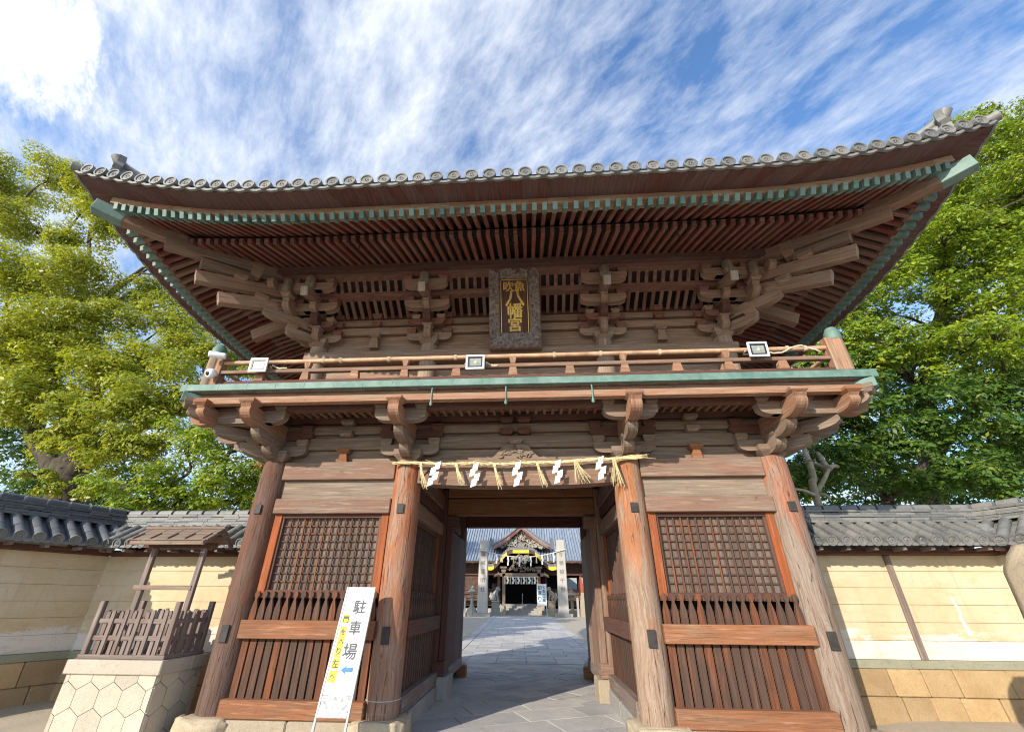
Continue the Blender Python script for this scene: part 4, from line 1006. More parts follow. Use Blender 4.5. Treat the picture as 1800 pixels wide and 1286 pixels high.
# ---- tiled roof
RIDGE_Z, HR = 10.3, UH+OT        # hip-and-gable simplified to hips meeting a ridge
def roof_z(o_in, s, H):
    """o_in = distance in from the tile edge"""
    t = o_in/HR; return 6.665+rise(s, H)*(1-t)**2+(RIDGE_Z-6.665)*(0.62*t+0.38*t*t)
rf = MB()
for k in range(4):
    pt, H = side_pt(k)
    def fn(u, v):
        inn = v*HR; o_ = OT-inn; s_ = (-1+2*u)*(H+o_) if H+o_ > 0 else 0
        return pt(s_, o_, roof_z(inn, s_, H))
    rf.grid(fn, 48, 14)
ROOF = rf.build('tiled_roof', TILE, GATE)
def disc(mb, c, N, r_):
    """round eave tile end with rim and comma swirl"""
    N = Vector(N).normalized(); Xa = N.cross(Z3).normalized(); Ya = Xa.cross(N); Mx = Matrix((Xa, Ya, N)).transposed()
    mb.lathe([(r_, -0.05), (r_, 0.0), (r_*0.80, 0.0), (r_*0.74, -0.016), (r_*0.55, -0.016), (0.001, -0.016)], c, 16, False, Mx, False)
    for q in range(3):
        a0 = q*2.094+rnd.uniform(0, 0.3)
        mb.tube([Vector(c)+Mx@Vector((r_*(0.18+0.36*t_)*math.cos(a0+t_*2.4), r_*(0.18+0.36*t_)*math.sin(a0+t_*2.4), -0.016)) for t_ in (0, .25, .5, .75, 1)], [r_*.13, r_*.11, r_*.08, r_*.05, r_*.02], 4)
for k in range(4):
    pt, H = side_pt(k); n = 53 if H == UX else 40; N = pt(0, 1, 0)-pt(0, 0, 0)
    rows, discs, pans = MB(), MB(), MB()
    sp_ = 2*(H+OT-0.12)/n
    for i in range(n):
        s = -(H+OT-0.12)+sp_*(i+0.5); lim = OT-(abs(s)-H)
        L = min(lim, HR)-0.05; m_ = max(3, int(L/0.35))
        pts = [pt(s, OT-0.02-L*j/m_, roof_z(L*j/m_, s, H)+0.04) for j in range(m_+1)]
        if L > 0.1: rows.tube(pts, 0.078, 8)
        if k != 2: disc(discs, pt(s, OT+0.03, 6.705+rise(s, H)), N, 0.092)
    # scalloped edge of the pan tiles, one running strip
    nn = n*6; V = []
    for i in range(nn+1):
        ss = -(H+OT-0.02)+2*(H+OT-0.02)*i/nn; ph = (ss+H+OT-0.12-sp_/2)/sp_; z = 6.625+rise(ss, H)-0.038*abs(math.sin(math.pi*ph))
        V += [pt(ss, OT-0.03, z), pt(ss, OT+0.005, z), pt(ss, OT+0.005, z+0.04), pt(ss, OT-0.03, z+0.04)]
    F = [(i*4+q, i*4+(q+1) % 4, i*4+4+(q+1) % 4, i*4+4+q) for i in range(nn) for q in range(4)]
    pans.add(V, F, [[(0, 0), (0, .1), (.1, .1), (.1, 0)]]*len(F))
    rows.build('tile_rows', TILE, ROOF)
    if k != 2: discs.build('eave_tile_discs', TILE, ROOF)
    pans.build('pan_tile_edge', TILE, ROOF)
    m = MB()
    for i in range(60):
        q = []
        for dz in (0, 0.03):
            for o_, t_ in ((OT-0.16, i/60), (OT-0.03, i/60), (OT-0.03, (i+1)/60), (OT-0.16, (i+1)/60)):
                s_ = (-1+2*t_)*(H+o_); q.append(pt(s_, o_, 6.62+rise(s_, H)+dz))
        m.hexa(q)
    m.build('tile_batten', WPINK, ROOF)
# hip ridges with demon tiles, corner tile spouts and the main ridge
for sx_ in (-1, 1):
    for sy_, yy in ((-1, UY0), (1, UY1)):
        c_ = Vector((sx_*UX, yy, 0)); D = Vector((sx_, sy_, 0))
        def hz(o_): return roof_z(OT-o_, UX+o_, UX)
        m = MB()
        prev = None
        for j in range(16):
            o_ = 2.55-j*(2.55+UH)/15; p = c_+D*o_+Z3*(hz(o_)+0.10)
            if prev is not None:
                for q in range(4): m.beam(prev+Z3*q*0.055, p+Z3*q*0.055, 0.24-(q % 2)*0.03, 0.045)
                m.tube([prev+Z3*0.24, p+Z3*0.24], 0.075, 8)
            prev = p
        m.build('hip_ridge', TILE, ROOF)
        e = c_+D*2.56; z0 = hz(2.56)+0.06; Dn = D.normalized(); Sd = Vector((-Dn.y, Dn.x, 0))
        m = MB()
        prof = [(-0.17, 0.02), (0.17, 0.02), (0.19, 0.16), (0.24, 0.22), (0.17, 0.26), (0.15, 0.36), (0.20, 0.46), (0.10, 0.42), (0.0, 0.47), (-0.10, 0.42), (-0.20, 0.46), (-0.15, 0.36), (-0.17, 0.26), (-0.24, 0.22), (-0.19, 0.16)]
        m.prism(prof, e+Z3*z0, Sd, Z3, Dn, 0.09)
        for a, z_ in ((-0.07, 0.30), (0.07, 0.30), (0, 0.22), (-0.08, 0.13), (0.08, 0.13), (0, 0.10)): m.lathe([(0.05, 0), (0.04, 0.03), (0.001, 0.045)], e+Sd*a+Z3*(z0+z_)+Dn*0.045, 8, True, Matrix((Sd, Z3, Dn)).transposed())
        m.tube([e-Dn*0.35+Z3*(z0+0.34), e-Dn*0.08+Z3*(z0+0.40), e+Dn*0.06+Z3*(z0+0.46), e+Dn*0.09+Z3*(z0+0.54)], [0.075, 0.07, 0.075, 0.09], 12)
        m.build('demon_tile', TILE, ROOF)
        m = MB(); q0 = c_+D*2.55; m.tube([q0+Z3*(hz(2.6)+0.06), c_+D*2.80+Z3*(hz(2.80)+0.035), c_+D*2.875+Z3*(hz(2.85)+0.03)], [0.07, 0.072, 0.076], 12); m.build('corner_tile', TILE, ROOF)
m = MB(); xr = UX-UH
for q in range(7): m.b(-xr-0.3, xr+0.3, UC-0.16+(q % 2)*0.02, UC+0.16-(q % 2)*0.02, RIDGE_Z-0.05+q*0.07, RIDGE_Z+0.015+q*0.07)
m.tube([(-xr-0.3, UC, RIDGE_Z+0.48), (xr+0.3, UC, RIDGE_Z+0.48)], 0.10, 10); m.build('main_ridge', TILE, ROOF)
for s_ in (-1, 1):
    m = MB(); m.prism([(-0.32, -0.1), (0.32, -0.1), (0.36, 0.3), (0.22, 0.7), (0.1, 0.66), (0, 0.8), (-0.1, 0.66), (-0.22, 0.7), (-0.36, 0.3)], (s_*(xr+0.36), UC, RIDGE_Z), Y3, Z3, X3, 0.12); m.build('ridge_end_tile', TILE, ROOF, 0.02)
# second-tier round tiles peeping over the eave
for x_ in (-3.30, 3.32):
    m = MB(); disc(m, (x_, UY0-OT+0.16, 6.93), (0, -1, 0), 0.09); m.tube([(x_, UY0-OT+0.18, 6.93), (x_, UY0-OT+1.6, 7.62)], 0.088, 10); m.build('descending_ridge_tile', TILE, ROOF)
# passage/upper interior blocking light
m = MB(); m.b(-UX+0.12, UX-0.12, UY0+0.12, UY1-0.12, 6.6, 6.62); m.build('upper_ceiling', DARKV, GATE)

# cable hooks under the eave and twine ties on the rail
for x_, z_ in ((-2.5, 6.42), (0.03, 6.45), (2.62, 6.46)):
    m = MB(); m.tube([(x_, -1.52, 6.78), (x_, -1.53, z_+0.22), (x_+0.025, -1.53, z_+0.16), (x_, -1.53, z_+0.12), (x_-0.025, -1.53, z_+0.16)], 0.009, 6); m.build('eave_hook', BLACKW, GATE)
for x_ in (-3.0, -2.72, -1.95, -0.9, 0.62, 1.32, 2.2, 4.05, 4.3):
    m = MB()
    for q in range(3): m.tube([(x_+q*0.013, RY0+0.042*math.cos(a), 4.865+0.042*math.sin(a)) for a in [i*math.pi/5 for i in range(11)]], 0.007, 4)
    m.build('twine_tie', ROPEM, GATE)

# ---------------------------------------------------------------- things on and at the gate
CARVE2 = flat('smoked carved wood', (0.235, 0.18, 0.155), 0.6, 0.4, 25)
# name plaque leaning out under the eaves
def relief(mb, o, A, B, N, w_, h, amp, sc, nu=40, nv=60, seed=0.0):
    def fn(u, v):
        e = min(1, min(u, 1-u)*w_/0.015, min(v, 1-v)*h/0.015)
        p = Vector((u*w_*sc+seed, v*h*sc, seed)); q = 1-2*abs(mnoise.noise(p+0.6*mnoise.noise_vector(p*0.6)))
        return o+A*(u*w_)+B*(v*h)+N*(amp*(0.25+0.75*max(0, q))*e)
    mb.grid(fn, nu, nv)
pb, ptp = Vector((0.015, -0.06, 5.50)), Vector((0.0, -0.56, 6.94))
PL = thing('name_plaque', 'dark carved wooden name plaque with gold characters hung leaning under the upper eaves', 'plaque', pb)
Bp = (ptp-pb).normalized(); Hp = (ptp-pb).length; Ap = X3; Np = Ap.cross(Bp)
def PQ(a, b_, n_=0.0): return pb+Ap*a+Bp*b_+Np*n_
m = MB(); hw = 0.265
m.hexa([PQ(-hw, 0.30, -0.02), PQ(hw, 0.30, -0.02), PQ(hw, 0.30, 0.012), PQ(-hw, 0.30, 0.012), PQ(-hw, Hp-0.18, -0.02), PQ(hw, Hp-0.18, -0.02), PQ(hw, Hp-0.18, 0.012), PQ(-hw, Hp-0.18, 0.012)])
m.build('plaque_panel', WDARK, PL)
m = MB(); FW = 0.465
for a0, a1, b0, b1 in ((-FW, -hw, 0.0, Hp), (hw, FW, 0.0, Hp), (-hw, hw, Hp-0.18, Hp)):
    m.hexa([PQ(a0, b0, -0.04), PQ(a1, b0, -0.04), PQ(a1, b0, 0.03), PQ(a0, b0, 0.03), PQ(a0, b1, -0.04), PQ(a1, b1, -0.04), PQ(a1, b1, 0.03), PQ(a0, b1, 0.03)])
    relief(m, PQ(a0, b0, 0.031), Ap, Bp, Np, a1-a0, b1-b0, 0.085, 13, int((a1-a0)*130), int((b1-b0)*75), a0*3+2)
m.build('carved_frame', CARVE2, PL)
m = MB()
m.hexa([PQ(-FW, 0.0, 0.03), PQ(FW, 0.0, 0.03), PQ(FW, 0.02, 0.13), PQ(-FW, 0.02, 0.13), PQ(-hw-.05, 0.31, 0.02), PQ(hw+.05, 0.31, 0.02), PQ(hw+.03, 0.31, 0.03), PQ(-hw-.03, 0.31, 0.03)])
p0 = PQ(-FW, 0.02, 0.131); Bs = (PQ(0, 0.31, 0.03)-PQ(0, 0.02, 0.131)); hs = Bs.length; Bs.normalize(); Ns = Ap.cross(Bs)
def fnb(u, v):
    half = FW+(hw+0.03-FW)*v; p = Vector((u*9, v*4, 4.2)); q = 1-2*abs(mnoise.noise(p+0.6*mnoise.noise_vector(p*0.7))); e = min(1, min(u, 1-u)*20, min(v, 1-v)*12)
    return PQ(0, 0.02, 0.131)+Ap*((2*u-1)*half)+Bs*(v*hs)+Ns*(0.085*(0.2+0.8*max(0, q))*e)
m.grid(fnb, 70, 24); m.build('carved_base', CARVE2, PL)
m = MB()
for a in (-hw+0.022, hw-0.022): m.hexa([PQ(a+q, b_, n_) for b_ in (0.33, Hp-0.20) for q, n_ in ((-.006, .0125), (.006, .0125), (.006, .02), (-.006, .02))])
m.hexa([PQ(a, Hp-0.20+q, n_) for a in (-hw+0.028, hw-0.028) for q, n_ in ((-.006, .0125), (.006, .0125), (.006, .02), (-.006, .02))]); m.build('gold_border', GOLD, PL)
m = MB()
for ch, a, b_, sz in (('吹', -0.10, 1.20, 0.19), ('魚', 0.10, 1.20, 0.19), ('八', 0.01, 0.98, 0.34), ('幡', 0.01, 0.74, 0.27), ('宮', 0.0, 0.48, 0.25)):
    for dx, dy in ((0, 0), (0.006, 0), (-0.006, 0), (0, 0.006), (0, -0.006)): glyphs(m, ch, PQ(a+dx, b_+dy, 0.016), Ap, Bp, sz, 0.002+abs(dx)*0.1+dy*0.05)
m.build('gold_lettering', GOLD, PL)

FLG = 'floodlights along the balcony rail'
def floodlight(x, z, tilt, label, cable):
    t = thing('floodlight', label, 'floodlight', (x, -1.02, z), FLG)
    Rm = Matrix.Rotation(R(tilt), 3, 'X'); c_ = Vector((x, -1.07, z)); P = lambda q: c_+Rm@Vector(q)
    m = MB(); m.hexa([P(q) for q in [(-.14, 0.0, -.115), (.14, 0.0, -.115), (.14, 0.0, .115), (-.14, 0.0, .115), (-.10, .07, -.08), (.10, .07, -.08), (.10, .07, .08), (-.10, .07, .08)]])
    m.build('housing', METAL, t, 0.004)
    m = MB()
    for a0, a1, b0, b1 in ((-.14, .14, .088, .118), (-.14, .14, -.118, -.088), (-.14, -.112, -.0875, .0875), (.112, .14, -.0875, .0875)):
        m.hexa([P((a, y, b_)) for y in (-.022, -.001) for a, b_ in ((a0, b0), (a1, b0), (a1, b1), (a0, b1))])
    m.build('white_bezel', WHITEM, t, 0.003)
    m = MB()
    for a0, a1, b0, b1 in ((-.111, .111, .066, .0872), (-.111, .111, -.0872, -.066), (-.111, -.090, -.0655, .0655), (.090, .111, -.0655, .0655)):
        m.hexa([P((a, y, b_)) for y in (-.018, -.001) for a, b_ in ((a0, b0), (a1, b0), (a1, b1), (a0, b1))])
    m.build('black_gasket', BLACKM, t)
    m = MB(); m.hexa([P((a, y, b_)) for y in (-.010, -.002) for a, b_ in ((-.097, -.073), (.097, -.073), (.097, .073), (-.097, .073))]); m.build('glass', GLASSM, t)
    m = MB(); m.hexa([P((a, y, b_)) for y in (-.013, -.0102) for a, b_ in ((-.018, -.018), (.018, -.018), (.018, .018), (-.018, .018))]); m.build('led_chip', LEDM, t)
    m = MB(); m.tube([P((-.16, .04, 0)), P((-.16, .11, -.02)), P((.16, .11, -.02)), P((.16, .04, 0))], 0.010, 6); m.build('bracket', METAL, t)
    if cable:
        m = MB(); pts = [Vector((x+0.15+i*0.06, -0.965-0.012*math.cos(i*2.1), z+0.05-0.06*math.sin(i*0.55))) for i in range(cable)]; m.tube(pts, 0.013, 6); m.build('cable', ROPEM, t)
floodlight(-3.93, 4.735, 4, 'small white framed floodlight on the balcony rail by the left corner post', 5)
floodlight(-0.56, 4.69, 4, 'small white framed floodlight on the balcony rail below the name plaque', 4)
floodlight(3.56, 4.785, 4, 'small white framed floodlight on the rail near the right corner post with a looping cable', 14)
# security cameras on the left corner post
def seccam(c, aim, label, bullet):
    t = thing('security_camera', label, 'camera', c, 'security cameras on the balcony corner post'); c = Vector(c); aim = Vector(aim).normalized()
    Xa = aim.cross(Z3).normalized(); Mx = Matrix((Xa, Xa.cross(aim)*-1, aim)).transposed()
    m = MB()
    if bullet: m.lathe([(0.001, -0.11), (0.045, -0.11), (0.05, -0.09), (0.05, 0.10), (0.046, 0.12), (0.038, 0.12)], c, 16, True, Mx)
    else: m.lathe([(0.001, -0.075), (0.05, -0.065), (0.075, -0.02), (0.078, 0.03), (0.06, 0.055), (0.045, 0.06)], c, 18, True, Mx)
    m.build('housing', WHITEM, t)
    m = MB(); m.lathe([(0.036, 0), (0.030, 0.008), (0.001, 0.009)], c+aim*(0.121 if bullet else 0.061), 14, True, Mx); m.build('lens', BLACKM, t)
    m = MB(); m.beam(c-aim*0.02+Z3*0.0, c+Vector((0, 0.11, 0.03)), 0.05, 0.05); m.build('mount', WHITEM, t, 0.004)
seccam((-4.63, -1.10, 4.92), (-1, -0.55, -0.05), 'white tube security camera at the top of the left balcony corner post', True)
seccam((-4.64, -1.09, 4.60), (-0.25, -1, -0.45), 'white ball security camera with a black lens low on the left balcony corner post', False)

# straw rope with paper streamers across the entrance
RPc = thing('sacred_rope', 'straw rope with white zigzag papers and straw tassels hung over the gate opening', 'rope', (0, -0.26, 3.40))
def rope_z(x): return 3.375+0.028*abs(x/1.85)**1.5*2+0.012*x
m = MB(); n = 90
for ph in (0, 2.094, 4.188):
    pts = []; rs = []
    for i in range(n+1):
        x = -1.90+3.82*i/n; a = ph+x*11; tk = 0.011 if abs(x) > 1.75 else 0.020
        pts.append((x, -0.25+0.014*math.cos(a), rope_z(x)+0.014*math.sin(a)+0.006*math.sin(x*7))); rs.append(0.017*(0.75+0.35*(x+1.9)/3.8))
    m.tube(pts, rs, 7)
for i in range(46):      # stray straws
    x = rnd.uniform(-1.8, 1.85); L = rnd.uniform(0.1, 0.28); m.tube([(x, -0.27, rope_z(x)+rnd.uniform(-.02, .025)), (x+L*rnd.choice((-1, 1)), -0.275, rope_z(x)+rnd.uniform(-.04, .06))], 0.0035, 4)
for i in range(16):
    x = 1.55+rnd.uniform(-.15, .1); m.tube([(x, -0.27, rope_z(x)), (x+0.35, -0.28, rope_z(x)+rnd.uniform(-.02, .06))], 0.006, 4)
m.build('straw_rope', STRAW, RPc)
for x, z0 in ((-1.20, 0), (-0.62, -.02), (0.02, 0), (0.62, 0), (1.26, .02)):
    m = MB(); zt = rope_z(x)-0.0+z0; cx_ = x; ln = 0.34+rnd.uniform(-.02, .02)
    w_ = 0.075; sk = 0.055; hh = ln/4
    for i in range(4):
        dx = (0.028 if i % 2 == 0 else -0.022)+i*0.012*(1 if x > -0.9 else -1)
        q = [(cx_+dx-w_*0.55, zt-i*hh*0.92), (cx_+dx+w_*0.55, zt-i*hh*0.92+0.03), (cx_+dx+w_*0.55-0.02, zt-(i+1)*hh*0.92-0.01), (cx_+dx-w_*0.55-0.02, zt-(i+1)*hh*0.92-0.04)]
        y_ = -0.285-0.006*(i % 2)
        m.hexa([(a, yy+rnd.uniform(-.004, .004), b_) for yy in (y_, y_-0.003) for a, b_ in q])
    m.build('paper_streamer', WHITE, RPc)
for x, spread, ln in ((-1.45, .05, .40), (-0.90, .05, .34), (-0.32, .03, .40), (0.33, .05, .38), (0.90, .12, .34), (1.48, .11, .42)):
    m = MB(); z = rope_z(x)
    for i in range(22):
        a = rnd.uniform(-1, 1); b_ = rnd.uniform(-0.4, 0.4)*spread; l = ln*rnd.uniform(0.75, 1.02)
        lean = 0.10 if x < 1.2 else 0.02
        m.tube([(x+a*0.018, -0.275, z+0.01), (x+lean*0.3+a*spread*0.35, -0.30+b_*0.4, z-l*0.4), (x+lean+a*spread, -0.29+b_, z-l)], [0.006, 0.005, 0.0035], 4)
    m.tube([(x-0.026, -0.28, z-0.05), (x+0.03, -0.30, z-0.055), (x+0.035, -0.27, z-0.05)], 0.006, 5)
    m.build('straw_tassel', STRAW, RPc)

# parking sign leaning on the left bay
s0 = Vector((-2.02, -0.86, 0.03)); s1 = Vector((-2.025, -0.44, 1.68)); Bs_ = (s1-s0).normalized(); As = X3; Ns_ = As.cross(Bs_); Ls = (s1-s0).length
SG = thing('parking_sign', 'tall white parking sign with a blue arrow leaning against the left bay of the gate', 'sign', s0)
def SQ(a, b_, n_=0.0): return s0+As*a+Bs_*b_+Ns_*n_
def sbox(m, a0, a1, b0, b1, n0, n1): m.hexa([SQ(a, b_, n_) for b_ in (b0, b1) for a, n_ in ((a0, n0), (a1, n0), (a1, n1), (a0, n1))])
m = MB(); sbox(m, -0.168, 0.168, 0.56, Ls-0.02, -0.006, 0.006); m.build('panel', WHITE, SG)
m = MB(); 
for a in (-0.18, 0.18): sbox(m, a-0.012, a+0.012, 0.0, Ls, -0.014, 0.014)
m.build('frame_leg', METAL, SG, 0.003)
m = MB(); sbox(m, -0.168, 0.168, Ls-0.02, Ls, -0.012, 0.012); m.build('frame_rail', METAL, SG, 0.003)
m = MB(); sbox(m, -0.168, 0.168, 0.53, 0.555, -0.012, 0.012); m.build('frame_rail', METAL, SG, 0.003)
m = MB()
def fnw(u, v): return SQ(-0.166+0.332*u, 0.36+0.185*v, 0.004+0.022*mnoise.noise(Vector((u*7, v*6, 3.3)))+0.012*abs(math.sin(u*17+v*9)))
m.grid(fnw, 22, 14); m.build('plastic_wrap', flat('crumpled clear plastic', (0.50, 0.49, 0.48), 0.2, 0.35, 30), SG)
for ch, b_, sz in (('駐', 1.47, 0.155), ('車', 1.235, 0.145), ('場', 0.985, 0.165)):
    m = MB(); glyphs(m, ch, SQ(0.035, b_, 0.0075), As, Bs_, sz, 0.001, 0.003); m.build('large_character', INK, SG)
m = MB()
for a in (-0.08, -0.065, -0.02, 0.0, 0.02, 0.035): sbox(m, a-0.006, a+0.007, 1.63+0.004*math.sin(a*90), 1.638, 0.0062, 0.0078)
m.build('faint_print', INK, SG)
for ch, b_, sz in (('門', 1.325, 0.07), ('を', 1.19, 0.06), ('入', 1.095, 0.07), ('り', 0.985, 0.07), ('左', 0.86, 0.08), ('へ', 0.735, 0.06)):
    m = MB(); glyphs(m, ch, SQ(-0.105, b_, 0.0100), As, Bs_, sz, 0.001, 0.0015); m.build('small_character', INK, SG)
for i, (a, b_, ra, rb) in enumerate(((-0.105, 1.33, .045, .05), (-0.105, 1.19, .042, .055), (-0.105, 1.09, .045, .055), (-0.108, 0.98, .044, .065), (-0.105, 0.86, .046, .055), (-0.105, 0.735, .05, .06))):
    m = MB(); m.hexa([SQ(a+ra*x, b_+rb*y, n_) for n_ in (0.0064+i*0.0003, 0.0074+i*0.0003) for x, y in ((-1, -.9), (.9, -1), (1, .95), (-.95, 1))]); m.build('yellow_mark', YELLOW, SG)
m = MB(); P = [(-0.055, 0.0), (0.012, 0.045), (0.005, 0.02), (0.09, 0.025), (0.092, -0.022), (0.005, -0.018), (0.012, -0.045)]
m.prism(P, SQ(0.03, 0.80, 0.008), As, Bs_, Ns_, 0.002); m.build('blue_arrow', BLUEINK, SG)

# ---------------------------------------------------------------- earthen walls with tiled copings
def wall(name, label, p0, ang, L, zoff, posts=(), flip=1, plates=True, tile=TILED, trim=(0.0, 0.0), b_open=None):
    """wall face starting at p0 and running along direction ang (deg) for L; the outer face looks to the right-hand side * flip"""
    T = thing(name, label, 'wall', (p0[0], p0[1], 0))
    A = Vector((math.cos(R(ang)), math.sin(R(ang)), 0)); O = Vector((A.y, -A.x, 0))*flip; o = Vector((p0[0], p0[1], 0))
    def P(a, q, z): return o+A*a+O*q+Z3*(z+zoff)
    def bx(m, a0, a1, q0, q1, z0, z1): m.hexa([P(a, q, z) for z in (z0, z1) for a, q in ((a0, q0), (a1, q0), (a1, q1), (a0, q1))])
    m = MB()
    for r_i, (z0, z1) in enumerate(((-0.1, 0.40), (0.405, 0.715))):
        a = 0.0
        while a < L-0.01:
            w_ = min(rnd.uniform(0.32, 0.72), L-a)
            if L-a-w_ < 0.25: w_ = L-a
            q0 = 0.16-0.13*(z0+0.1); q1 = 0.16-0.13*(z1+0.1); j = rnd.uniform(-.012, .012)
            m.hexa([P(a+.004, -0.3, z0), P(a+w_-.004, -0.3, z0), P(a+w_-.004, q0+j, z0), P(a+.004, q0+j, z0), P(a+.004, -0.3, z1), P(a+w_-.004, -0.3, z1), P(a+w_-.004, q1+j, z1), P(a+.004, q1+j, z1)])
            a += w_
    m.build('stone_base', STONEB, T, 0.012)
    m = MB(); a = 0
    while a < L-0.01:
        w_ = min(1.55, L-a); bx(m, a+.003, a+w_-.003, -0.25, 0.045, 0.718, 0.822); a += w_
    m.build('curb_strip', GREENST, T, 0.006)
    m = MB(); zb_ = 0.826; nb = 6; hh = (2.20-zb_)/nb
    for i in range(nb): bx(m, 0, L, -0.24, 0.002*(i % 2), zb_+i*hh+(0.006 if i else 0), zb_+(i+1)*hh)
    bx(m, 0, L, -0.2, -0.012, zb_, 2.2)
    m.build('plaster_face', PLASTER, T)
    for a in posts:
        m = MB(); bx(m, a-0.045, a+0.045, -0.1, 0.03, 0.823, 2.198); m.build('wall_post', WFENCE, T, 0.004)
    m = MB(); bx(m, -0.0, L, -0.25, 0.20, 2.203, 2.285); m.build('eave_plate', WDARK, T, 0.004)
    m = MB()
    for i in range(int(L/0.4)): bx(m, 0.2+i*0.4-0.025, 0.2+i*0.4+0.025, 0.18, 0.42, 2.24, 2.286)
    m.build('eave_blocks', WFENCE, T)
    rf = MB()
    for sg in (1, -1):
        a0, a1 = -trim[0], L+trim[1]
        rf.hexa([P(a0, -0.14+sg*0.62, 2.30), P(a1, -0.14+sg*0.62, 2.30), P(a1, -0.14, 2.66), P(a0, -0.14, 2.66), P(a0, -0.14+sg*0.62, 2.335), P(a1, -0.14+sg*0.62, 2.335), P(a1, -0.14, 2.70), P(a0, -0.14, 2.70)])
    R_ = rf.build('coping_roof', tile, T)
    rows, ends, pans = MB(), MB(), MB(); sp_ = 0.205; n = int(L/sp_)
    for i in range(n):
        a = 0.10+i*(L-0.2)/max(1, n-1)
        for sg in (1, -1):
            for j in range(3):
                t0, t1 = j/3, (j+1)/3+0.03
                y0, y1 = -0.14+sg*(0.615-0.57*t0), -0.14+sg*(0.615-0.57*t1)
                jx = rnd.uniform(-.006, .006)
                rows.tube([P(a+jx, y0, 2.365+0.355*t0), P(a+jx, y1, 2.365+0.355*t1)], [0.070, 0.066], 10)
            if sg == 1: disc(ends, P(a, -0.14+0.65, 2.362), O-Z3*0.2, 0.076)
    for sg in (1, -1):
        nn = (n-1)*5; V = []
        for i in range(nn+1):
            a = 0.10+i*(L-0.2)/nn; z = 2.322-0.03*abs(math.sin(math.pi*i/5)); y0, y1 = -0.14+sg*0.63, -0.14+sg*0.55
            V += [P(a, y0, z), P(a, y1, z+.045), P(a, y1, z+.08), P(a, y0, z+.035)]
        F = [(i*4+q, i*4+(q+1) % 4, i*4+4+(q+1) % 4, i*4+4+q) for i in range(nn) for q in range(4)]
        pans.add(V, F, [[(0, 0), (0, .1), (.1, .1), (.1, 0)]]*len(F))
    rows.build('tile_rows', tile, R_); ends.build('round_tile_ends', TILE, R_); pans.build('pan_tile_edge', TILE, R_)
    rd = MB()
    for k in range(5):
        a = -trim[0]
        while a < L+trim[1]-0.02:
            w_ = min(rnd.uniform(0.24, 0.30), L+trim[1]-a); hw = 0.155-(k % 2)*0.018-k*0.008+rnd.uniform(-.006, .006)
            dz = rnd.uniform(-.004, .004)
            bx(rd, a+.002, a+w_-.002, -0.14-hw, -0.14+hw, 2.70+k*0.042+dz, 2.736+k*0.042+dz); a += w_
    n = int((L+trim[0]+trim[1])/0.27)
    for i in range(n):
        a = -trim[0]+i*(L+trim[0]+trim[1])/n
        rd.tube([P(a, -0.14, 2.93), P(a+0.25, -0.14, 2.93)], [0.068, 0.075], 8)
    rd.build('coping_ridge', tile, R_)
    return T, P, A, O
WY = 1.0; XL, XR = -7.13, 7.38
wall('earthen_wall', 'cream plastered wall left of the gate behind the notice frame', (XL, WY), 0, -XL-XO-0.1, -0.03, (), 1, tile=TILE, trim=(0.35, 0))
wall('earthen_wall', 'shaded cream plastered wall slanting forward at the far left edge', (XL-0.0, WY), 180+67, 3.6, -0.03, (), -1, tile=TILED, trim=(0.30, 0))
wall('earthen_wall', 'sunlit cream plastered wall with a dark post right of the gate', (XO+0.1, WY), 0, XR-XO-0.1, 0.0, (1.78,), 1, tile=TILE, trim=(0, 0.35))
PATCHM = flat('fresh white plaster', (0.66, 0.63, 0.58), 0.85, 0.06, 6)
WALLR = bpy.data.objects['earthen_wall.002']
for poly in ([(6.46, 1.62), (6.50, 1.61), (6.53, 1.42), (6.505, 1.36), (6.56, 1.13), (6.50, 1.12), (6.465, 1.35), (6.495, 1.42)], [(6.34, 0.84), (6.40, 1.055), (6.6, 1.045), (6.8, 1.06), (7.12, 1.05), (7.05, 0.84)]):
    m = MB(); m.prism(poly, (0, WY-0.0045, 0), X3, Z3, Y3, 0.003); m.build('plaster_patch', PATCHM, WALLR)
wall('earthen_wall', 'short bright plastered wall slanting forward at the far right edge', (XR, WY), -62, 3.2, 0.0, (), 1, tile=TILE, trim=(0.30, 0))

# natural stone at the right edge
m = MB(); rock(m, (5.55, -2.0, 0.95), (1.75, 0.5, 2.2), 11, amp=0.05)
mo = m.build('stone_monument', STONE, org=(5.55, -2.0, 0)); tag(mo, 'rough upright slab of natural stone cut off by the right edge of the view', 'stone')

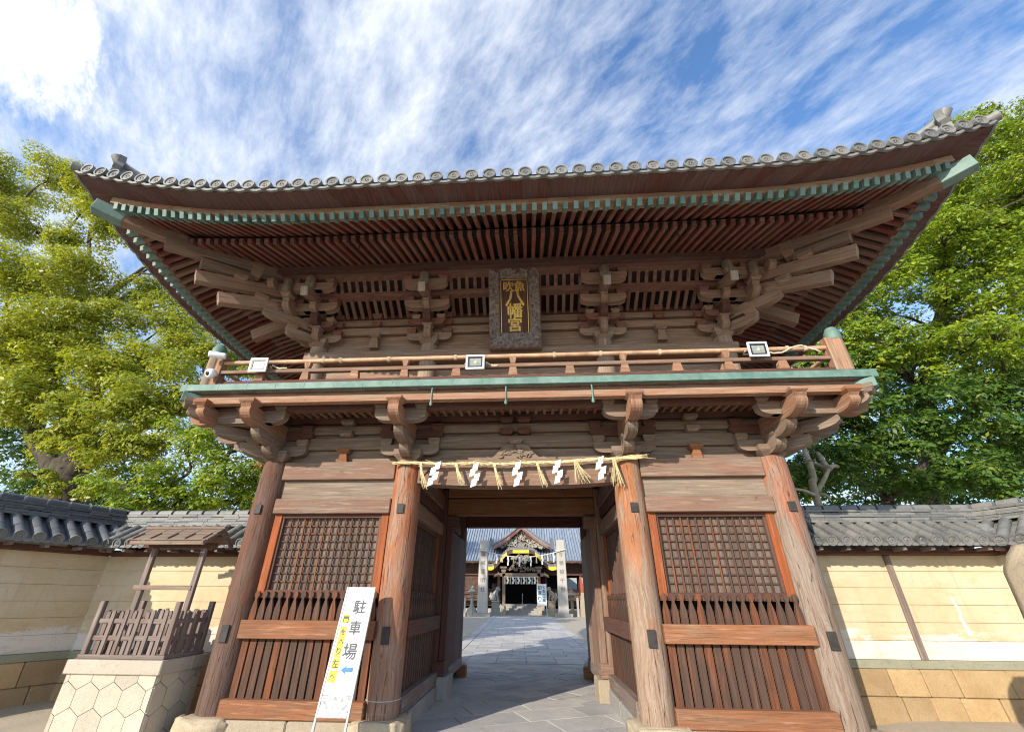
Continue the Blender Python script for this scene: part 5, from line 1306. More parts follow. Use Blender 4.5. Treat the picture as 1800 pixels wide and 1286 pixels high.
# ---------------------------------------------------------------- notice frame on its stone plinth
PX0, PX1, PY0, PY1 = -5.56, -4.40, -0.50, 0.24
PD = thing('stone_plinth', 'pale stone plinth of hexagonal blocks left of the gate carrying a wooden fence', 'plinth', ((PX0+PX1)/2, (PY0+PY1)/2, 0))
JOINT = flat('brown mortar joint', (0.24, 0.175, 0.115), 0.9, 0.2)
core = MB(); core.b(PX0+0.03, PX1-0.03, PY0+0.03, PY1-0.03, -0.05, 0.68); core.build('plinth_core', JOINT, PD)
hx = MB()
def hexface(rect, to3, N):
    r_ = 0.172; hh = r_*math.sqrt(3)/2
    for i in range(-3, 12):
        for j in range(-3, 8):
            cx_, cy_ = rect[0]+0.05+j*hh*2+(i % 2)*hh, rect[2]-0.06+i*r_*1.5
            poly = [(cx_+(r_-0.008)*math.sin(a*math.pi/3), cy_+(r_-0.008)*math.cos(a*math.pi/3)) for a in range(6)][::-1]
            poly = clip(poly, rect)
            if len(poly) >= 3:
                ar = abs(sum(poly[q-1][0]*poly[q][1]-poly[q][0]*poly[q-1][1] for q in range(len(poly))))/2
                if ar > 0.002:
                    dj = rnd.uniform(-.0015, .0015)
                    hx.prism(poly, to3(0, 0)+N*(0.016+dj), to3(1, 0)-to3(0, 0), to3(0, 1)-to3(0, 0), N, 0.03)
hexface((PX0+.0, PX1-.0, 0.0, 0.695), lambda a, b_: Vector((a, PY0+.01, b_)), -Y3)
hexface((PY0+.0, PY1-.0, 0.0, 0.695), lambda a, b_: Vector((PX1-.01, a, b_)), X3)
hexface((PY0+.0, PY1-.0, 0.0, 0.695), lambda a, b_: Vector((PX0+.01, a, b_)), -X3)
hx.build('hexagon_blocks', PEDST, PD, 0.004)
m = MB(); m.b(PX0-.05, PX1+.05, PY0-.05, (PY0+PY1)/2+.1, 0.70, 0.852); m.b(PX0-.05, PX1+.05, (PY0+PY1)/2+.104, PY1+.05, 0.70, 0.852); m.build('cap_stone', PEDST, PD, 0.01)
FN = thing('picket_fence', 'low grey brown picket fence standing on the stone plinth', 'fence', ((PX0+PX1)/2, (PY0+PY1)/2, 0.855))
fx0, fx1, fy0, fy1 = PX0+.05, PX1-.05, PY0+.05, PY1-.05
m = MB(); m.b(fx0-.05, fx1+.05, fy0-.04, fy0+.04, 0.855, 0.90); m.b(fx0-.05, fx1+.05, fy1-.04, fy1+.04, 0.855, 0.90)
for x in (fx0, fx1): m.b(x-.04, x+.04, fy0+.041, fy1-.041, 0.855, 0.90)
m.build('base_rail', WFENCE, FN, 0.006)
for x in (fx0, fx1):
    for y in (fy0, fy1): m = MB(); m.b(x-.032, x+.032, y-.032, y+.032, 0.901, 1.50); m.build('fence_post', WFENCE, FN, 0.006)
def pick(p0, p1, n, O):
    p0, p1, O = Vector(p0), Vector(p1), Vector(O); d_ = (p1-p0)
    for i in range(n):
        c_ = p0+d_*((i+1)/(n+1)); j = rnd.uniform(-.02, .02); a = d_.normalized(); hw = 0.021
        off = O*(0.014 if i % 2 else -0.014)
        m = MB(); m.prism([(-hw, 0), (hw, 0), (hw, 0.46+j), (0.012, 0.485+j), (-0.012, 0.485+j), (-hw, 0.46+j)], c_+off+Z3*0.902, a, Z3, O, 0.022); m.build('picket', WFENCE, FN, 0.003)
    for z in (1.08, 1.27): m = MB(); m.beam(p0+Z3*z, p1+Z3*z, 0.02, 0.055); m.build('fence_rail', WFENCE, FN, 0.003)
pick((fx0+.03, fy0, 0), (fx1-.03, fy0, 0), 10, (0, -1, 0)); pick((fx0+.03, fy1, 0), (fx1-.03, fy1, 0), 10, (0, 1, 0))
pick((fx1, fy0+.03, 0), (fx1, fy1-.03, 0), 6, (1, 0, 0)); pick((fx0, fy0+.03, 0), (fx0, fy1-.03, 0), 6, (-1, 0, 0))
NF = thing('notice_stand', 'empty roofed wooden notice frame standing inside the picket fence', 'notice board', (-5.0, 0.02, 0.855))
fy = -0.08; a0, a1 = -5.39, -4.62
for x in (a0, a1): m = MB(); m.b(x-.036, x+.036, fy-.03, fy+.03, 0.856, 2.20); m.build('post', WFENCE, NF, 0.006)
m = MB(); m.b(a0-.10, a1+.0, fy-.04, fy-.03+.0, 1.64, 1.70); m.build('cross_bar', WGREY, NF, 0.003)
m = MB(); m.b(a0-.16, a1+.16, fy-.035, fy+.035, 2.20, 2.27); m.build('top_beam', WDARK, NF, 0.005)
for sg, nm in ((-1, 'roof_board'), (1, 'roof_board')):
    for k in range(2):
        m = MB(); q0, q1 = 0.30-0.15*k, 0.13-0.15*k
        if k: q1 = 0.0
        m.hexa([(x, fy+sg*q, z+dz) for dz in (0, .018) for x, q, z in ((a0-.22, q0, 2.275+(.30-q0)*0.55+k*.02), (a1+.22, q0, 2.275+(.30-q0)*0.55+k*.02), (a1+.22, q1, 2.275+(.30-q1)*0.55+k*.02), (a0-.22, q1, 2.275+(.30-q1)*0.55+k*.02))])
        m.build(nm, WGREY, NF, 0.003)
m = MB(); m.b(a0-.24, a1+.24, fy-.04, fy+.04, 2.462, 2.50); m.build('ridge_board', WGREY, NF, 0.004)
m = MB(); m.b(a0-.20, a1+.20, fy-.315, fy-.29, 2.215, 2.268); m.build('eave_fascia', WGREY, NF, 0.004)
for x in (a0-.18, a1+.18):
    for sg in (-1, 1):
        m = MB(); m.beam((x, fy, 2.44), (x, fy+sg*0.33, 2.235), 0.03, 0.06); m.build('barge_board', WFENCE, NF, 0.004)
m = MB()
for j in range(5): x = a0-.14+j*(a1-a0+.28)/4; m.beam((x, fy-.31, 2.30), (x, fy-.02, 2.462), 0.022, 0.02)
m.build('roof_batten', WGREY, NF)

# ---------------------------------------------------------------- courtyard beyond the gate
GZ = 0.2
def kz(x, y): return ground_z(x, y)
SPG = 'inscribed pillars flanking the path'
def pillar(x, y, h, w_, txt, label, mt):
    t = thing('stone_pillar', label, 'stone pillar', (x, y, kz(x, y)), SPG); z = kz(x, y)
    m = MB(); m.b(x-w_*0.95, x+w_*0.95, y-w_*0.95, y+w_*0.95, z-.05, z+0.26); m.build('pillar_base', STONEG, t, 0.03)
    m = MB(); a, b_ = w_/2*1.12, w_/2*0.92
    m.hexa([(x-a, y-a, z+.26), (x+a, y-a, z+.26), (x+a, y+a, z+.26), (x-a, y+a, z+.26), (x-b_, y-b_, z+h), (x+b_, y-b_, z+h), (x+b_, y+b_, z+h), (x-b_, y+b_, z+h)]); m.build('shaft', mt, t, 0.03)
    m = MB()
    for i, ch in enumerate(txt): zz_ = z+h*(0.80-0.115*i); glyphs(m, ch, (x, y-(a+(b_-a)*(zz_-z)/h)-0.012, zz_), X3, Z3, 0.40, 0.0)
    m.build('carved_lettering', INK, t)
pillar(-4.32, 36, 6.35, 0.80, '陽威霊明社', 'shaded stone pillar with carved characters left of the courtyard path', PALEST)
pillar(2.90, 36, 6.35, 0.80, '令徳協千里', 'sunlit stone pillar with carved characters right of the courtyard path', PALEST)
CR = thing('pillar_rope', 'thin pale rope with white papers strung between the two stone pillars', 'rope', (-0.7, 35.5, 5.0))
rz = lambda x: 5.05+0.55*((x+0.7)/3.6)**2
m = MB(); m.tube([(x, 35.55, rz(x)) for x in np.linspace(-4.7, 3.35, 30)], 0.045, 6)
m.tube([(-4.32+0.48*math.cos(a), 36+0.48*math.sin(a), 5.62) for a in np.linspace(0, 6.28, 16)], 0.06, 6); m.tube([(2.90+0.48*math.cos(a), 36+0.48*math.sin(a), 5.62) for a in np.linspace(0, 6.28, 16)], 0.06, 6)
m.build('rope', ROPEM, CR)
for i, x in enumerate(np.linspace(-3.6, 2.2, 12)):
    m = MB(); z = rz(x)
    if i % 2:
        for k in range(3): m.hexa([(x+a+(.04 if k % 2 else 0), yy, b_) for yy in (35.5, 35.49) for a, b_ in ((-.06, z-.26*k), (.06, z-.26*k+.03), (.06, z-.26*(k+1)), (-.06, z-.26*(k+1)-.03))])
        m.build('paper_streamer', WHITE, CR)
    else:
        for k in range(5): m.tube([(x, 35.5, z), (x+(k-2)*.03, 35.5, z-.6)], [.02, .012], 4)
        m.build('straw_tassel', ROPEM, CR)
# guardian dogs
def lion(x, y, face, label, mt):
    z = kz(x, y); t = thing('guardian_lion_dog', label, 'statue', (x, y, z), 'stone guardian dogs')
    m = MB(); m.b(x-.50, x+.50, y-.6, y+.6, z-.03, z+.30); m.b(x-.40, x+.40, y-.5, y+.5, z+.302, z+.62); m.b(x-.33, x+.33, y-.42, y+.42, z+.622, z+1.12); m.b(x-.38, x+.38, y-.48, y+.48, z+1.122, z+1.24); m.build('pedestal', STONE if mt is STONE else STONEG, t, 0.02)
    f = face; b = z+1.24; m = MB()
    m.tube([(x-f*.30, y, b+.05), (x-f*.28, y, b+.25), (x-f*.12, y, b+.52), (x+f*.08, y, b+.72), (x+f*.14, y, b+.86)], [.20, .25, .23, .20, .15], 12)
    m.lathe([(0.001, -.19), (.13, -.15), (.19, -.02), (.18, .10), (.11, .19), (0.001, .21)], (x+f*.20, y-.02, b+.98), 14)
    m.tube([(x+f*.30, y-.03, b+.95), (x+f*.43, y-.04, b+.92)], [.11, .085], 10)
    for s_ in (-1, 1):
        m.tube([(x+f*.10, y+s_*.12, b+.62), (x+f*.20, y+s_*.13, b+.30), (x+f*.21, y+s_*.13, b+.03)], [.10, .075, .07], 9); m.tube([(x+f*.18, y+s_*.13, b+.05), (x+f*.32, y+s_*.13, b+.04)], [.08, .06], 8)
        m.tube([(x-f*.22, y+s_*.17, b+.30), (x+f*.0, y+s_*.2, b+.16), (x-f*.12, y+s_*.19, b+.04)], [.15, .12, .07], 9)
        m.tube([(x+f*.16, y+s_*.14, b+1.10), (x+f*.10, y+s_*.18, b+1.20)], [.05, .02], 6)
    m.tube([(x-f*.38, y, b+.10), (x-f*.50, y, b+.35), (x-f*.42, y, b+.62), (x-f*.46, y, b+.72)], [.09, .12, .10, .03], 9)
    m.build('dog_figure', mt, t)
lion(-3.35, 38.5, 1, 'grey stone guardian dog on a pedestal beside the left inscribed pillar', STONEG); lion(1.95, 38.0, -1, 'sunlit stone guardian dog on a pedestal beside the right inscribed pillar', STONE)
# lanterns
def lantern(x, y, h, label, mt, rough=False):
    z = kz(x, y); t = thing('stone_lantern', label, 'stone lantern', (x, y, z), 'stone lanterns in the courtyard'); k = h/2.5
    m = MB(); m.lathe([(.52*k, -.03), (.50*k, .22*k), (.40*k, .24*k), (.38*k, .50*k)] if not rough else [(.55*k, -.03), (.60*k, .2*k), (.48*k, .5*k), (.36*k, .75*k)], (x, y, z), 6 if not rough else 9, False); m.build('lantern_base', mt, t)
    b = z+(.50 if not rough else .74)*k; m = MB(); m.lathe([(.30*k, 0), (.17*k, .12*k), (.13*k, .45*k), (.16*k, .80*k), (.22*k, .86*k)], (x, y, b), 10); m.build('lantern_shaft', mt, t)
    b += .86*k; m = MB(); m.lathe([(.20*k, 0), (.32*k, .08*k), (.32*k, .15*k), (.20*k, .16*k)], (x, y, b), 6, False)
    for j in range(6): a = j*math.pi/3; m.b(x+.18*k*math.cos(a)-.035*k, x+.18*k*math.cos(a)+.035*k, y+.18*k*math.sin(a)-.035*k, y+.18*k*math.sin(a)+.035*k, b+.155*k, b+.45*k)
    m.build('fire_box', mt, t)
    b += .44*k; m = MB(); m.lathe([(.20*k, 0), (.46*k, .02*k), (.48*k, .10*k), (.36*k, .17*k), (.18*k, .29*k), (.10*k, .31*k)], (x, y, b), 6, False); m.build('lantern_roof', mt, t)
    b += .31*k; m = MB(); m.lathe([(.06*k, 0), (.13*k, .05*k), (.13*k, .12*k), (.08*k, .20*k), (0.001, .29*k)], (x, y, b), 10); m.build('finial', mt, t)
lantern(-5.35, 36.5, 2.35, 'mossy stone lantern left of the shaded pillar', STONEG, True); lantern(3.85, 38, 2.35, 'sunlit stone lantern just right of the bright pillar', STONE); lantern(5.75, 37.5, 3.15, 'tall stone lantern at the right edge of the passage view', STONE)
def wpost(x, y, h, label):
    z = kz(x, y); m = MB(); m.b(x-.10, x+.10, y-.09, y+.09, z-.05, z+h-.06); m.hexa([(x-.10, y-.09, z+h-.059), (x+.10, y-.09, z+h-.059), (x+.10, y+.09, z+h-.059), (x-.10, y+.09, z+h-.059), (x-.05, y-.05, z+h), (x+.05, y-.05, z+h), (x+.05, y+.05, z+h), (x-.05, y+.05, z+h)])
    tag(m.build('marker_post', PALEST, None, 0.01, org=(x, y, z)), label, 'post', 'white marker posts')
wpost(-5.95, 36, 1.45, 'slim white marker post at the far left by the mossy lantern'); wpost(4.25, 36.8, 1.55, 'slim white marker post beside the sunlit lantern')
m = MB(); x, y, z = 4.88, 36.8, kz(4.88, 36.8)
m.prism([(-.42, -.05), (.42, -.05), (.36, 1.2), (.25, 1.85), (-.22, 1.9), (-.34, 1.1)], (x, y, z), X3, Z3, Y3, .28); tag(m.build('stone_stele', STONE, None, 0.05, org=(x, y, z)), 'broad pale standing stone below the red pointed banner', 'stone')
RB = thing('red_banner', 'small red pointed banner above the broad standing stone', 'banner', (4.72, 37.6, 0.2))
m = MB(); m.prism([(-.20, 1.7), (.20, 1.7), (.23, 2.7), (.10, 3.2), (0, 3.4), (-.10, 3.2), (-.23, 2.7)], (4.72, 37.6, 0.2), X3, Z3, Y3, .05); m.build('cloth', REDW, RB)
m = MB(); m.tube([(4.72, 37.66, 0.2), (4.72, 37.66, 3.5)], .03, 6); m.build('pole', METAL, RB)
# festival notice on legs
x, y = 1.05, 37.4; z = kz(x, y)
FS = thing('notice_sign', 'white standing notice sign on two legs in front of the main hall steps', 'sign', (x, y, z))
m = MB(); m.b(x-.40, x+.40, y-.02, y+.02, z+.85, z+2.66); m.build('panel', WHITEM, FS)
for a in (-.42, .42): m = MB(); m.b(x+a-.03, x+a+.03, y-.03, y+.03, z, z+2.70); m.build('leg', WHITE, FS)
m = MB()
for i, ch in enumerate('七五三詣'): glyphs(m, ch, (x+.19, y-.023, z+2.40-i*.36), X3, Z3, .29, .001, .012)
for i, ch in enumerate('初宮'): glyphs(m, ch, (x-.19, y-.023, z+2.33-i*.42), X3, Z3, .35, .001, .014)
glyphs(m, 'り', (x-.19, y-.023, z+1.40), X3, Z3, .44, .001, .014)
m.build('lettering', NAVYINK, FS)

# ---- main hall
HX, HY = -0.92, 42.0
HALL = thing('main_hall', 'dark timber main hall with blue grey tiled roof and curved gable porch', 'hall', (HX, HY, GZ))
def hb(nm, mt, *boxes, bev=0.0, parent=None):
    m = MB()
    for q in boxes: m.b(*q)
    return m.build(nm, mt, parent or HALL, bev)
hz = GZ
hb('foundation', STONEG, (HX-16, HX+16, HY+2.0, HY+14, hz-.1, hz+.5))
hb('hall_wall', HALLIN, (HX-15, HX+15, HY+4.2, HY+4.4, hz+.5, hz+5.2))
for s_ in (-1, 1):
    x0, x1 = (HX-15, HX-2.2) if s_ < 0 else (HX+2.2, HX+15)
    hb('veranda', HALLW, (x0, x1, HY+1.6, HY+4.1, hz+1.25, hz+1.40)); hb('veranda_panel', HALLW, (x0, x1, HY+2.5, HY+2.6, hz+.75, hz+1.24))
    hb('veranda_rail', WDARK, (x0, x1, HY+1.7, HY+1.8, hz+2.25, hz+2.36), (x0, x1, HY+1.7, HY+1.8, hz+1.85, hz+1.92)); hb('veranda_rail_panel', HALLW, (x0, x1, HY+1.86, HY+1.9, hz+1.45, hz+2.2))
    hb('beam', WRED, (x0, x1, HY+2.6, HY+2.85, hz+3.75, hz+4.0)); hb('frieze', HALLW, (x0, x1, HY+2.75, HY+2.8, hz+4.0, hz+5.0))
    for k in range(5): xx = HX+s_*(2.6+k*2.1); hb('hall_pillar', HALLW, (xx-.13, xx+.13, HY+2.58, HY+2.84, hz, hz+5.0))
    for k in range(14):
        xx = x0+(x1-x0)*(k+.5)/14; m = MB(); m.lathe([(.001, -.09), (.09, -.03), (.09, .05), (.001, .10)], (xx, HY+1.3, hz+4.9), 8); m.build('metal_lantern', METAL, HALL)
hb('shutter_panel', HALLW, (HX-7.2, HX-4.75, HY+2.85, HY+2.9, hz+1.5, hz+3.7)); hb('window_curtain', CURT, (HX+4.9, HX+6.0, HY+3.0, HY+3.05, hz+1.6, hz+3.5), (HX+6.5, HX+7.6, HY+3.0, HY+3.05, hz+1.6, hz+3.7)); hb('side_panel', HALLW, (HX+4.2, HX+8.2, HY+1.8, HY+1.84, hz+1.45, hz+2.2))
# big roof
m = MB()
def hr(u, v):
    yy = HY+0.6+v*8.0; zz_ = hz+5.05+5.6*(0.75*v+0.25*v*v); return Vector((HX+(-1+2*u)*17, yy, zz_))
m.grid(hr, 4, 10); hroof = m.build('hall_roof', TILEB, HALL)
m = MB()
for i in range(112):
    u = i/111; m.tube([hr(u, v)+Vector((0, 0, .05)) for v in (0, .2, .4, .6, .8, 1)], .085, 6)
m.build('hall_tile_rows', TILEB, hroof)
hb('hall_eave', HALLW, (HX-17, HX+17, HY+.62, HY+.75, hz+4.86, hz+5.03)); hb('hall_soffit', HALLW, (HX-17, HX+17, HY+.7, HY+4.3, hz+4.95, hz+5.0))
hb('hall_ridge', TILEB, (HX-15, HX+15, HY+8.3, HY+9.0, hz+10.3, hz+11.4)); hb('hall_back', HALLW, (HX-15, HX+15, HY+13, HY+13.2, hz, hz+9.0))
# triangular dormer gable
def gab(t): return 3.2*t, 2.15*(1-t)**1.25
m = MB(); N_ = 10
for s_ in (-1, 1):
    for j in range(N_):
        (a0, c0), (a1, c1) = gab(j/N_), gab((j+1)/N_)
        m.hexa([(HX+s_*a, yy, hz+6.5+c+dz) for yy in (HY+1.0, HY+5.0) for a, c, dz in ((a0, c0, 0), (a1, c1, 0), (a1, c1, .22), (a0, c0, .22))])
m.build('gable_roof', TILEB, HALL)
m = MB(); m2 = MB()
for s_ in (-1, 1):
    for j in range(N_):
        (a0, c0), (a1, c1) = gab(j/N_), gab((j+1)/N_)
        m.hexa([(HX+s_*a, yy, hz+6.5+c+dz) for yy in (HY+.86, HY+.99) for a, c, dz in ((a0, c0, -.30), (a1, c1, -.30), (a1, c1, -.02), (a0, c0, -.02))])
    for j in range(22):
        a, c = gab((j+.5)/22); m2.lathe([(.10, -.1), (.10, 0), (.001, .01)], (HX+s_*(a+.02), HY+.82, hz+6.5+c+.26), 8, False, Matrix.Rotation(R(90), 3, 'X'))
m.build('barge_board', WRAFT, HALL); m2.build('gable_tile_ends', TILE, HALL)
m = MB(); m.prism([(-2.8, 6.45), (2.8, 6.45), (0, 8.3)], (HX, HY+1.6, hz), X3, Z3, Y3, .2); m.build('gable_board', HALLW, HALL)
m = MB()
for i in range(95):
    a = rnd.uniform(-2.4, 2.4); zz_ = 6.5+rnd.uniform(0, 1)*(1.6-abs(a)*.62)
    if zz_ < 6.4: continue
    k = rnd.uniform(.8, 1.3); ph = rnd.uniform(0, 6)
    m.tube([(HX+a+k*.20*math.cos(ph+q*.8)*(1-q/7), HY+1.40-.02*q, hz+zz_+k*.20*math.sin(ph+q*.8)*(1-q/7)) for q in range(6)], [.075*k-.008*q for q in range(6)], 6)
m.build('gable_carving', CARVEW, HALL)
for s_ in (-1, 1): m = MB(); m.prism([(-.16, 0), (.16, 0), (.20, .4), (.08, .9), (-.1, 1.0), (-.2, .5)], (HX+s_*3.35, HY+1.0, hz+6.45), X3, Z3, Y3, .3); m.build('ridge_end_tile', TILED, HALL, .03)
# undulating porch gable
def kara(t):                  # t -1..1 -> (x, z) of the curved eave
    a = abs(t); x_ = 3.65*t
    zz_ = 4.15+0.50*(max(0, a-0.55)/0.45)**1.3*0.0+1.62*(0.5+0.5*math.cos(math.pi*min(1, max(0, (a-0.26)/0.62))))+0.10*max(0, a-.85)/.15
    return HX+x_, hz+zz_
n = 48
def ks(nm, mt, y0, y1, z0, z1, t0=-1, t1=1, k=n, skip=None):
    m = MB()
    for j in range(k):
        ta, tb = t0+(t1-t0)*j/k, t0+(t1-t0)*(j+1)/k
        if skip and skip((ta+tb)/2): continue
        (xa, za), (xb, zb_2) = kara(ta), kara(tb)
        m.hexa([(xa, y0, za+z0), (xb, y0, zb_2+z0), (xb, y1, zb_2+z0), (xa, y1, za+z0), (xa, y0, za+z1), (xb, y0, zb_2+z1), (xb, y1, zb_2+z1), (xa, y1, za+z1)])
    return m.build(nm, mt, HALL)
ks('porch_roof', TILEB, HY-2.0, HY+2.0, .16, .32); ks('porch_bargeboard', HALLW, HY-1.95, HY-1.8, -.22, .15)
ks('gold_fitting', YGOLD, HY-2.0, HY-1.952, -.18, .12, -.23, .23, 14); 
for a, b_ in ((.40, .58), (.76, .98)):
    ks('gold_fitting', YGOLD, HY-2.0, HY-1.952, -.20, .13, a, b_, 10); ks('gold_fitting', YGOLD, HY-2.0, HY-1.952, -.20, .13, -b_, -a, 10)
m = MB()
for j in range(44):
    xx, z_ = kara(-1+2*(j+.5)/44); m.lathe([(.085, -.2), (.085, 0), (.001, .01)], (xx, HY-2.03, z_+.30), 8, False, Matrix.Rotation(R(90), 3, 'X'))
    m.tube([(xx, HY-2.0, z_+.34), (xx, HY+2.0, z_+.34)], .075, 6)
m.build('porch_tile_rows', TILE, HALL)
hb('porch_ridge', TILE, (HX-.35, HX+.35, HY-1.9, HY+2, hz+6.1, hz+6.55)) 
m = MB()
for i in range(46):
    a = rnd.uniform(-.95, .95); zz_ = 5.45-rnd.uniform(0, 1)*(1.15-abs(a)*.75); ph = rnd.uniform(0, 6)
    m.tube([(HX+a+.16*math.cos(ph+q*.8)*(1-q/7), HY-1.84-.02*q, hz+zz_+.16*math.sin(ph+q*.8)*(1-q/7)) for q in range(6)], [.07-.008*q for q in range(6)], 6)
m.build('pendant_carving', CARVEW, HALL)
m = MB()
for i in range(50):
    a = rnd.uniform(-1.5, 1.5); zz_ = 4.0+rnd.uniform(0, 1)*max(.1, .7-abs(a)*.35); ph = rnd.uniform(0, 6)
    m.tube([(HX+a+.14*math.cos(ph+q*.8)*(1-q/7), HY-1.45-.02*q, hz+zz_+.14*math.sin(ph+q*.8)*(1-q/7)) for q in range(6)], [.06-.007*q for q in range(6)], 6)
m.build('porch_carving', CARVEL, HALL)
hb('porch_beam', WPINK, (HX-2.2, HX+2.2, HY-1.55, HY-1.25, hz+3.42, hz+3.74))
for s_ in (-1, 1):
    hb('porch_pillar', WPINK if s_ < 0 else REDW, (HX+s_*1.78-.15, HX+s_*1.78+.15, HY-1.55, HY-1.25, hz+.75, hz+3.7)); hb('pillar_stone', STONE, (HX+s_*1.78-.22, HX+s_*1.78+.22, HY-1.62, HY-1.18, hz-.05, hz+.75))
    m = MB(); xx = HX+s_*2.0
    m.tube([(xx, HY-1.4, hz+3.55), (xx+s_*.35, HY-1.42, hz+3.60), (xx+s_*.65, HY-1.44, hz+3.50), (xx+s_*.80, HY-1.45, hz+3.36)], [.12, .15, .13, .05], 10); m.tube([(xx+s_*.45, HY-1.42, hz+3.68), (xx+s_*.30, HY-1.42, hz+3.84)], [.06, .03], 6); m.build('carved_nose', CARVEL, HALL)
    m = MB(); m.frus((xx-s_*.2, HY-1.4, hz+3.76), .28, .45, .3); m.frus((xx-s_*.2, HY-1.4, hz+4.08), .4, .7, .26); m.build('porch_bracket', WGREY, HALL)
for k in range(5): hb('stone_step', STONEG, (HX-2.3, HX+2.3, HY-1.2+.42*k, HY+2.0, hz+(0 if k == 0 else .19*k+.002), hz+.19*(k+1)), bev=.01)
hb('hand_rail', METAL, (HX+.02, HX+.06, HY-1.1, HY-1.06, hz, hz+1.1), (HX+.02, HX+.06, HY+.6, HY+.64, hz+.9, hz+1.9))
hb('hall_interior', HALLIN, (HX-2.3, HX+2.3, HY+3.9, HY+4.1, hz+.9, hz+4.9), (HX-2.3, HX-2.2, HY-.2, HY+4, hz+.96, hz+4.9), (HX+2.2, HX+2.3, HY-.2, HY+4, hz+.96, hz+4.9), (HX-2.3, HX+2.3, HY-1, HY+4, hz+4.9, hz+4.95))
PR = thing('porch_rope', 'straw rope with white papers hanging across the main hall porch', 'rope', (HX, HY-1.66, hz+3.4))
m = MB(); m.tube([(HX-1.75+3.5*i/20, HY-1.64, hz+3.40-.04*math.sin(i*math.pi/20)) for i in range(21)], .055, 7); m.build('straw_rope', STRAW, PR)
for i in range(13):
    xx = HX-1.65+3.3*i/12; m = MB()
    if i % 2:
        for k in range(3): m.hexa([(xx+a+(.05 if k % 2 else -.02), yy, hz+3.36-b_) for yy in (HY-1.68, HY-1.69) for a, b_ in ((-.09, .20*k), (.09, .20*k-.03), (.09, .20*(k+1)), (-.09, .20*(k+1)+.03))])
        m.build('paper_streamer', WHITE, PR)
    else:
        for k in range(6): m.tube([(xx, HY-1.66, hz+3.4), (xx+(k-2.5)*.03, HY-1.67, hz+2.72)], [.025, .014], 4)
        m.build('straw_tassel', STRAW, PR)

# ---------------------------------------------------------------- trees
rng = np.random.default_rng(5)
def leaves(name, pads, mt, parent, size=0.12, dens=1.0, org=(0, 0, 0)):
    """pads: (centre, radius, flatness). Leaf-sized folded blades spread over the shell and inside of each clump"""
    C_, N_, S_ = [], [], []
    for c, r_, fl in pads:
        n = int(1050*dens*(r_/1.0)**2*(0.12/size)**1.35)
        sub = rng.normal(size=(max(4, int(r_*9)), 3)); sub /= np.linalg.norm(sub, axis=1)[:, None]; sub *= rng.uniform(0.25, 0.85, (len(sub), 1))*r_
        k = rng.integers(0, len(sub), n); dv = rng.normal(size=(n, 3)); dv /= np.linalg.norm(dv, axis=1)[:, None]
        dv[:, 2] = np.where(rng.random(n) < 0.7, np.abs(dv[:, 2]), dv[:, 2])
        rr = r_*0.40*rng.uniform(0.25, 1.0, (n, 1))**0.5
        p = sub[k]+dv*rr*np.array([1.1, 1.1, 0.85]); p[:, 2] *= fl
        C_.append(p+np.array(c)); nn = dv*1.0+np.array([-0.1, -0.3, 0.7])+rng.normal(size=(n, 3))*0.38
        N_.append(nn/np.linalg.norm(nn, axis=1)[:, None]); S_.append(size*rng.choice([0.6, 0.85, 1.0, 1.35], n)*rng.uniform(0.8, 1.2, n))
    C_ = np.concatenate(C_); N_ = np.concatenate(N_); S_ = np.concatenate(S_)[:, None]; n = len(C_)
    t = rng.normal(size=(n, 3)); t -= N_*(t*N_).sum(1)[:, None]; t /= np.linalg.norm(t, axis=1)[:, None]; b_ = np.cross(N_, t)
    v = np.empty((n, 4, 3)); v[:, 0] = C_-t*S_*0.60; v[:, 1] = C_+b_*S_*0.30-N_*S_*0.10; v[:, 2] = C_+t*S_*0.60-N_*S_*0.12; v[:, 3] = C_-b_*S_*0.30-N_*S_*0.10
    v = v.reshape(-1, 3)-np.array(org)
    me = bpy.data.meshes.new(name); me.vertices.add(4*n); me.vertices.foreach_set('co', v.ravel())
    me.loops.add(4*n); me.loops.foreach_set('vertex_index', np.arange(4*n)); me.polygons.add(n)
    me.polygons.foreach_set('loop_start', np.arange(n)*4); me.polygons.foreach_set('loop_total', np.full(n, 4)); me.update()
    me.materials.append(mt); o = bpy.data.objects.new(name, me); COL.objects.link(o); o.parent = parent; return o
def limb(m, pts, r0, r1, n=10, wob=0.12):
    P = [Vector(p) for p in pts]; out = []
    for i in range(len(P)-1):
        a, b_, c_, d_ = P[max(0, i-1)], P[i], P[i+1], P[min(len(P)-1, i+2)]
        for k in range(5):
            t = k/5; q = 0.5*((2*b_)+(-a+c_)*t+(2*a-5*b_+4*c_-d_)*t*t+(-a+3*b_-3*c_+d_)*t**3); out.append(q)
    out.append(P[-1]); L = len(out)
    out = [q+mnoise.noise_vector(q*0.9)*wob*(0.3+i/L) for i, q in enumerate(out)]
    m.tube(out, [r0+(r1-r0)*(i/(L-1))**0.8 for i in range(L)], n); return out
def grow(tw, br, pads, seed):
    """twigs from the nearest limb point to each clump"""
    rs = random.Random(seed)
    for c, r_, fl in pads:
        c = Vector(c); q = min(br, key=lambda p: (p-c).length+max(0, p.z-c.z)*1.5)
        mid = q.lerp(c, 0.5)+Vector((rs.uniform(-.3, .3), rs.uniform(-.3, .3), rs.uniform(-.1, .4)))
        limb(tw, [q, mid, c], 0.075, 0.02, 6, 0.15)
        for k in range(4):
            e = c+Vector((rs.uniform(-1, 1), rs.uniform(-1, 1), rs.uniform(-.3, .6)))*r_*0.8; limb(tw, [mid.lerp(c, .6), c.lerp(e, .5), e], 0.03, 0.008, 5, 0.1)
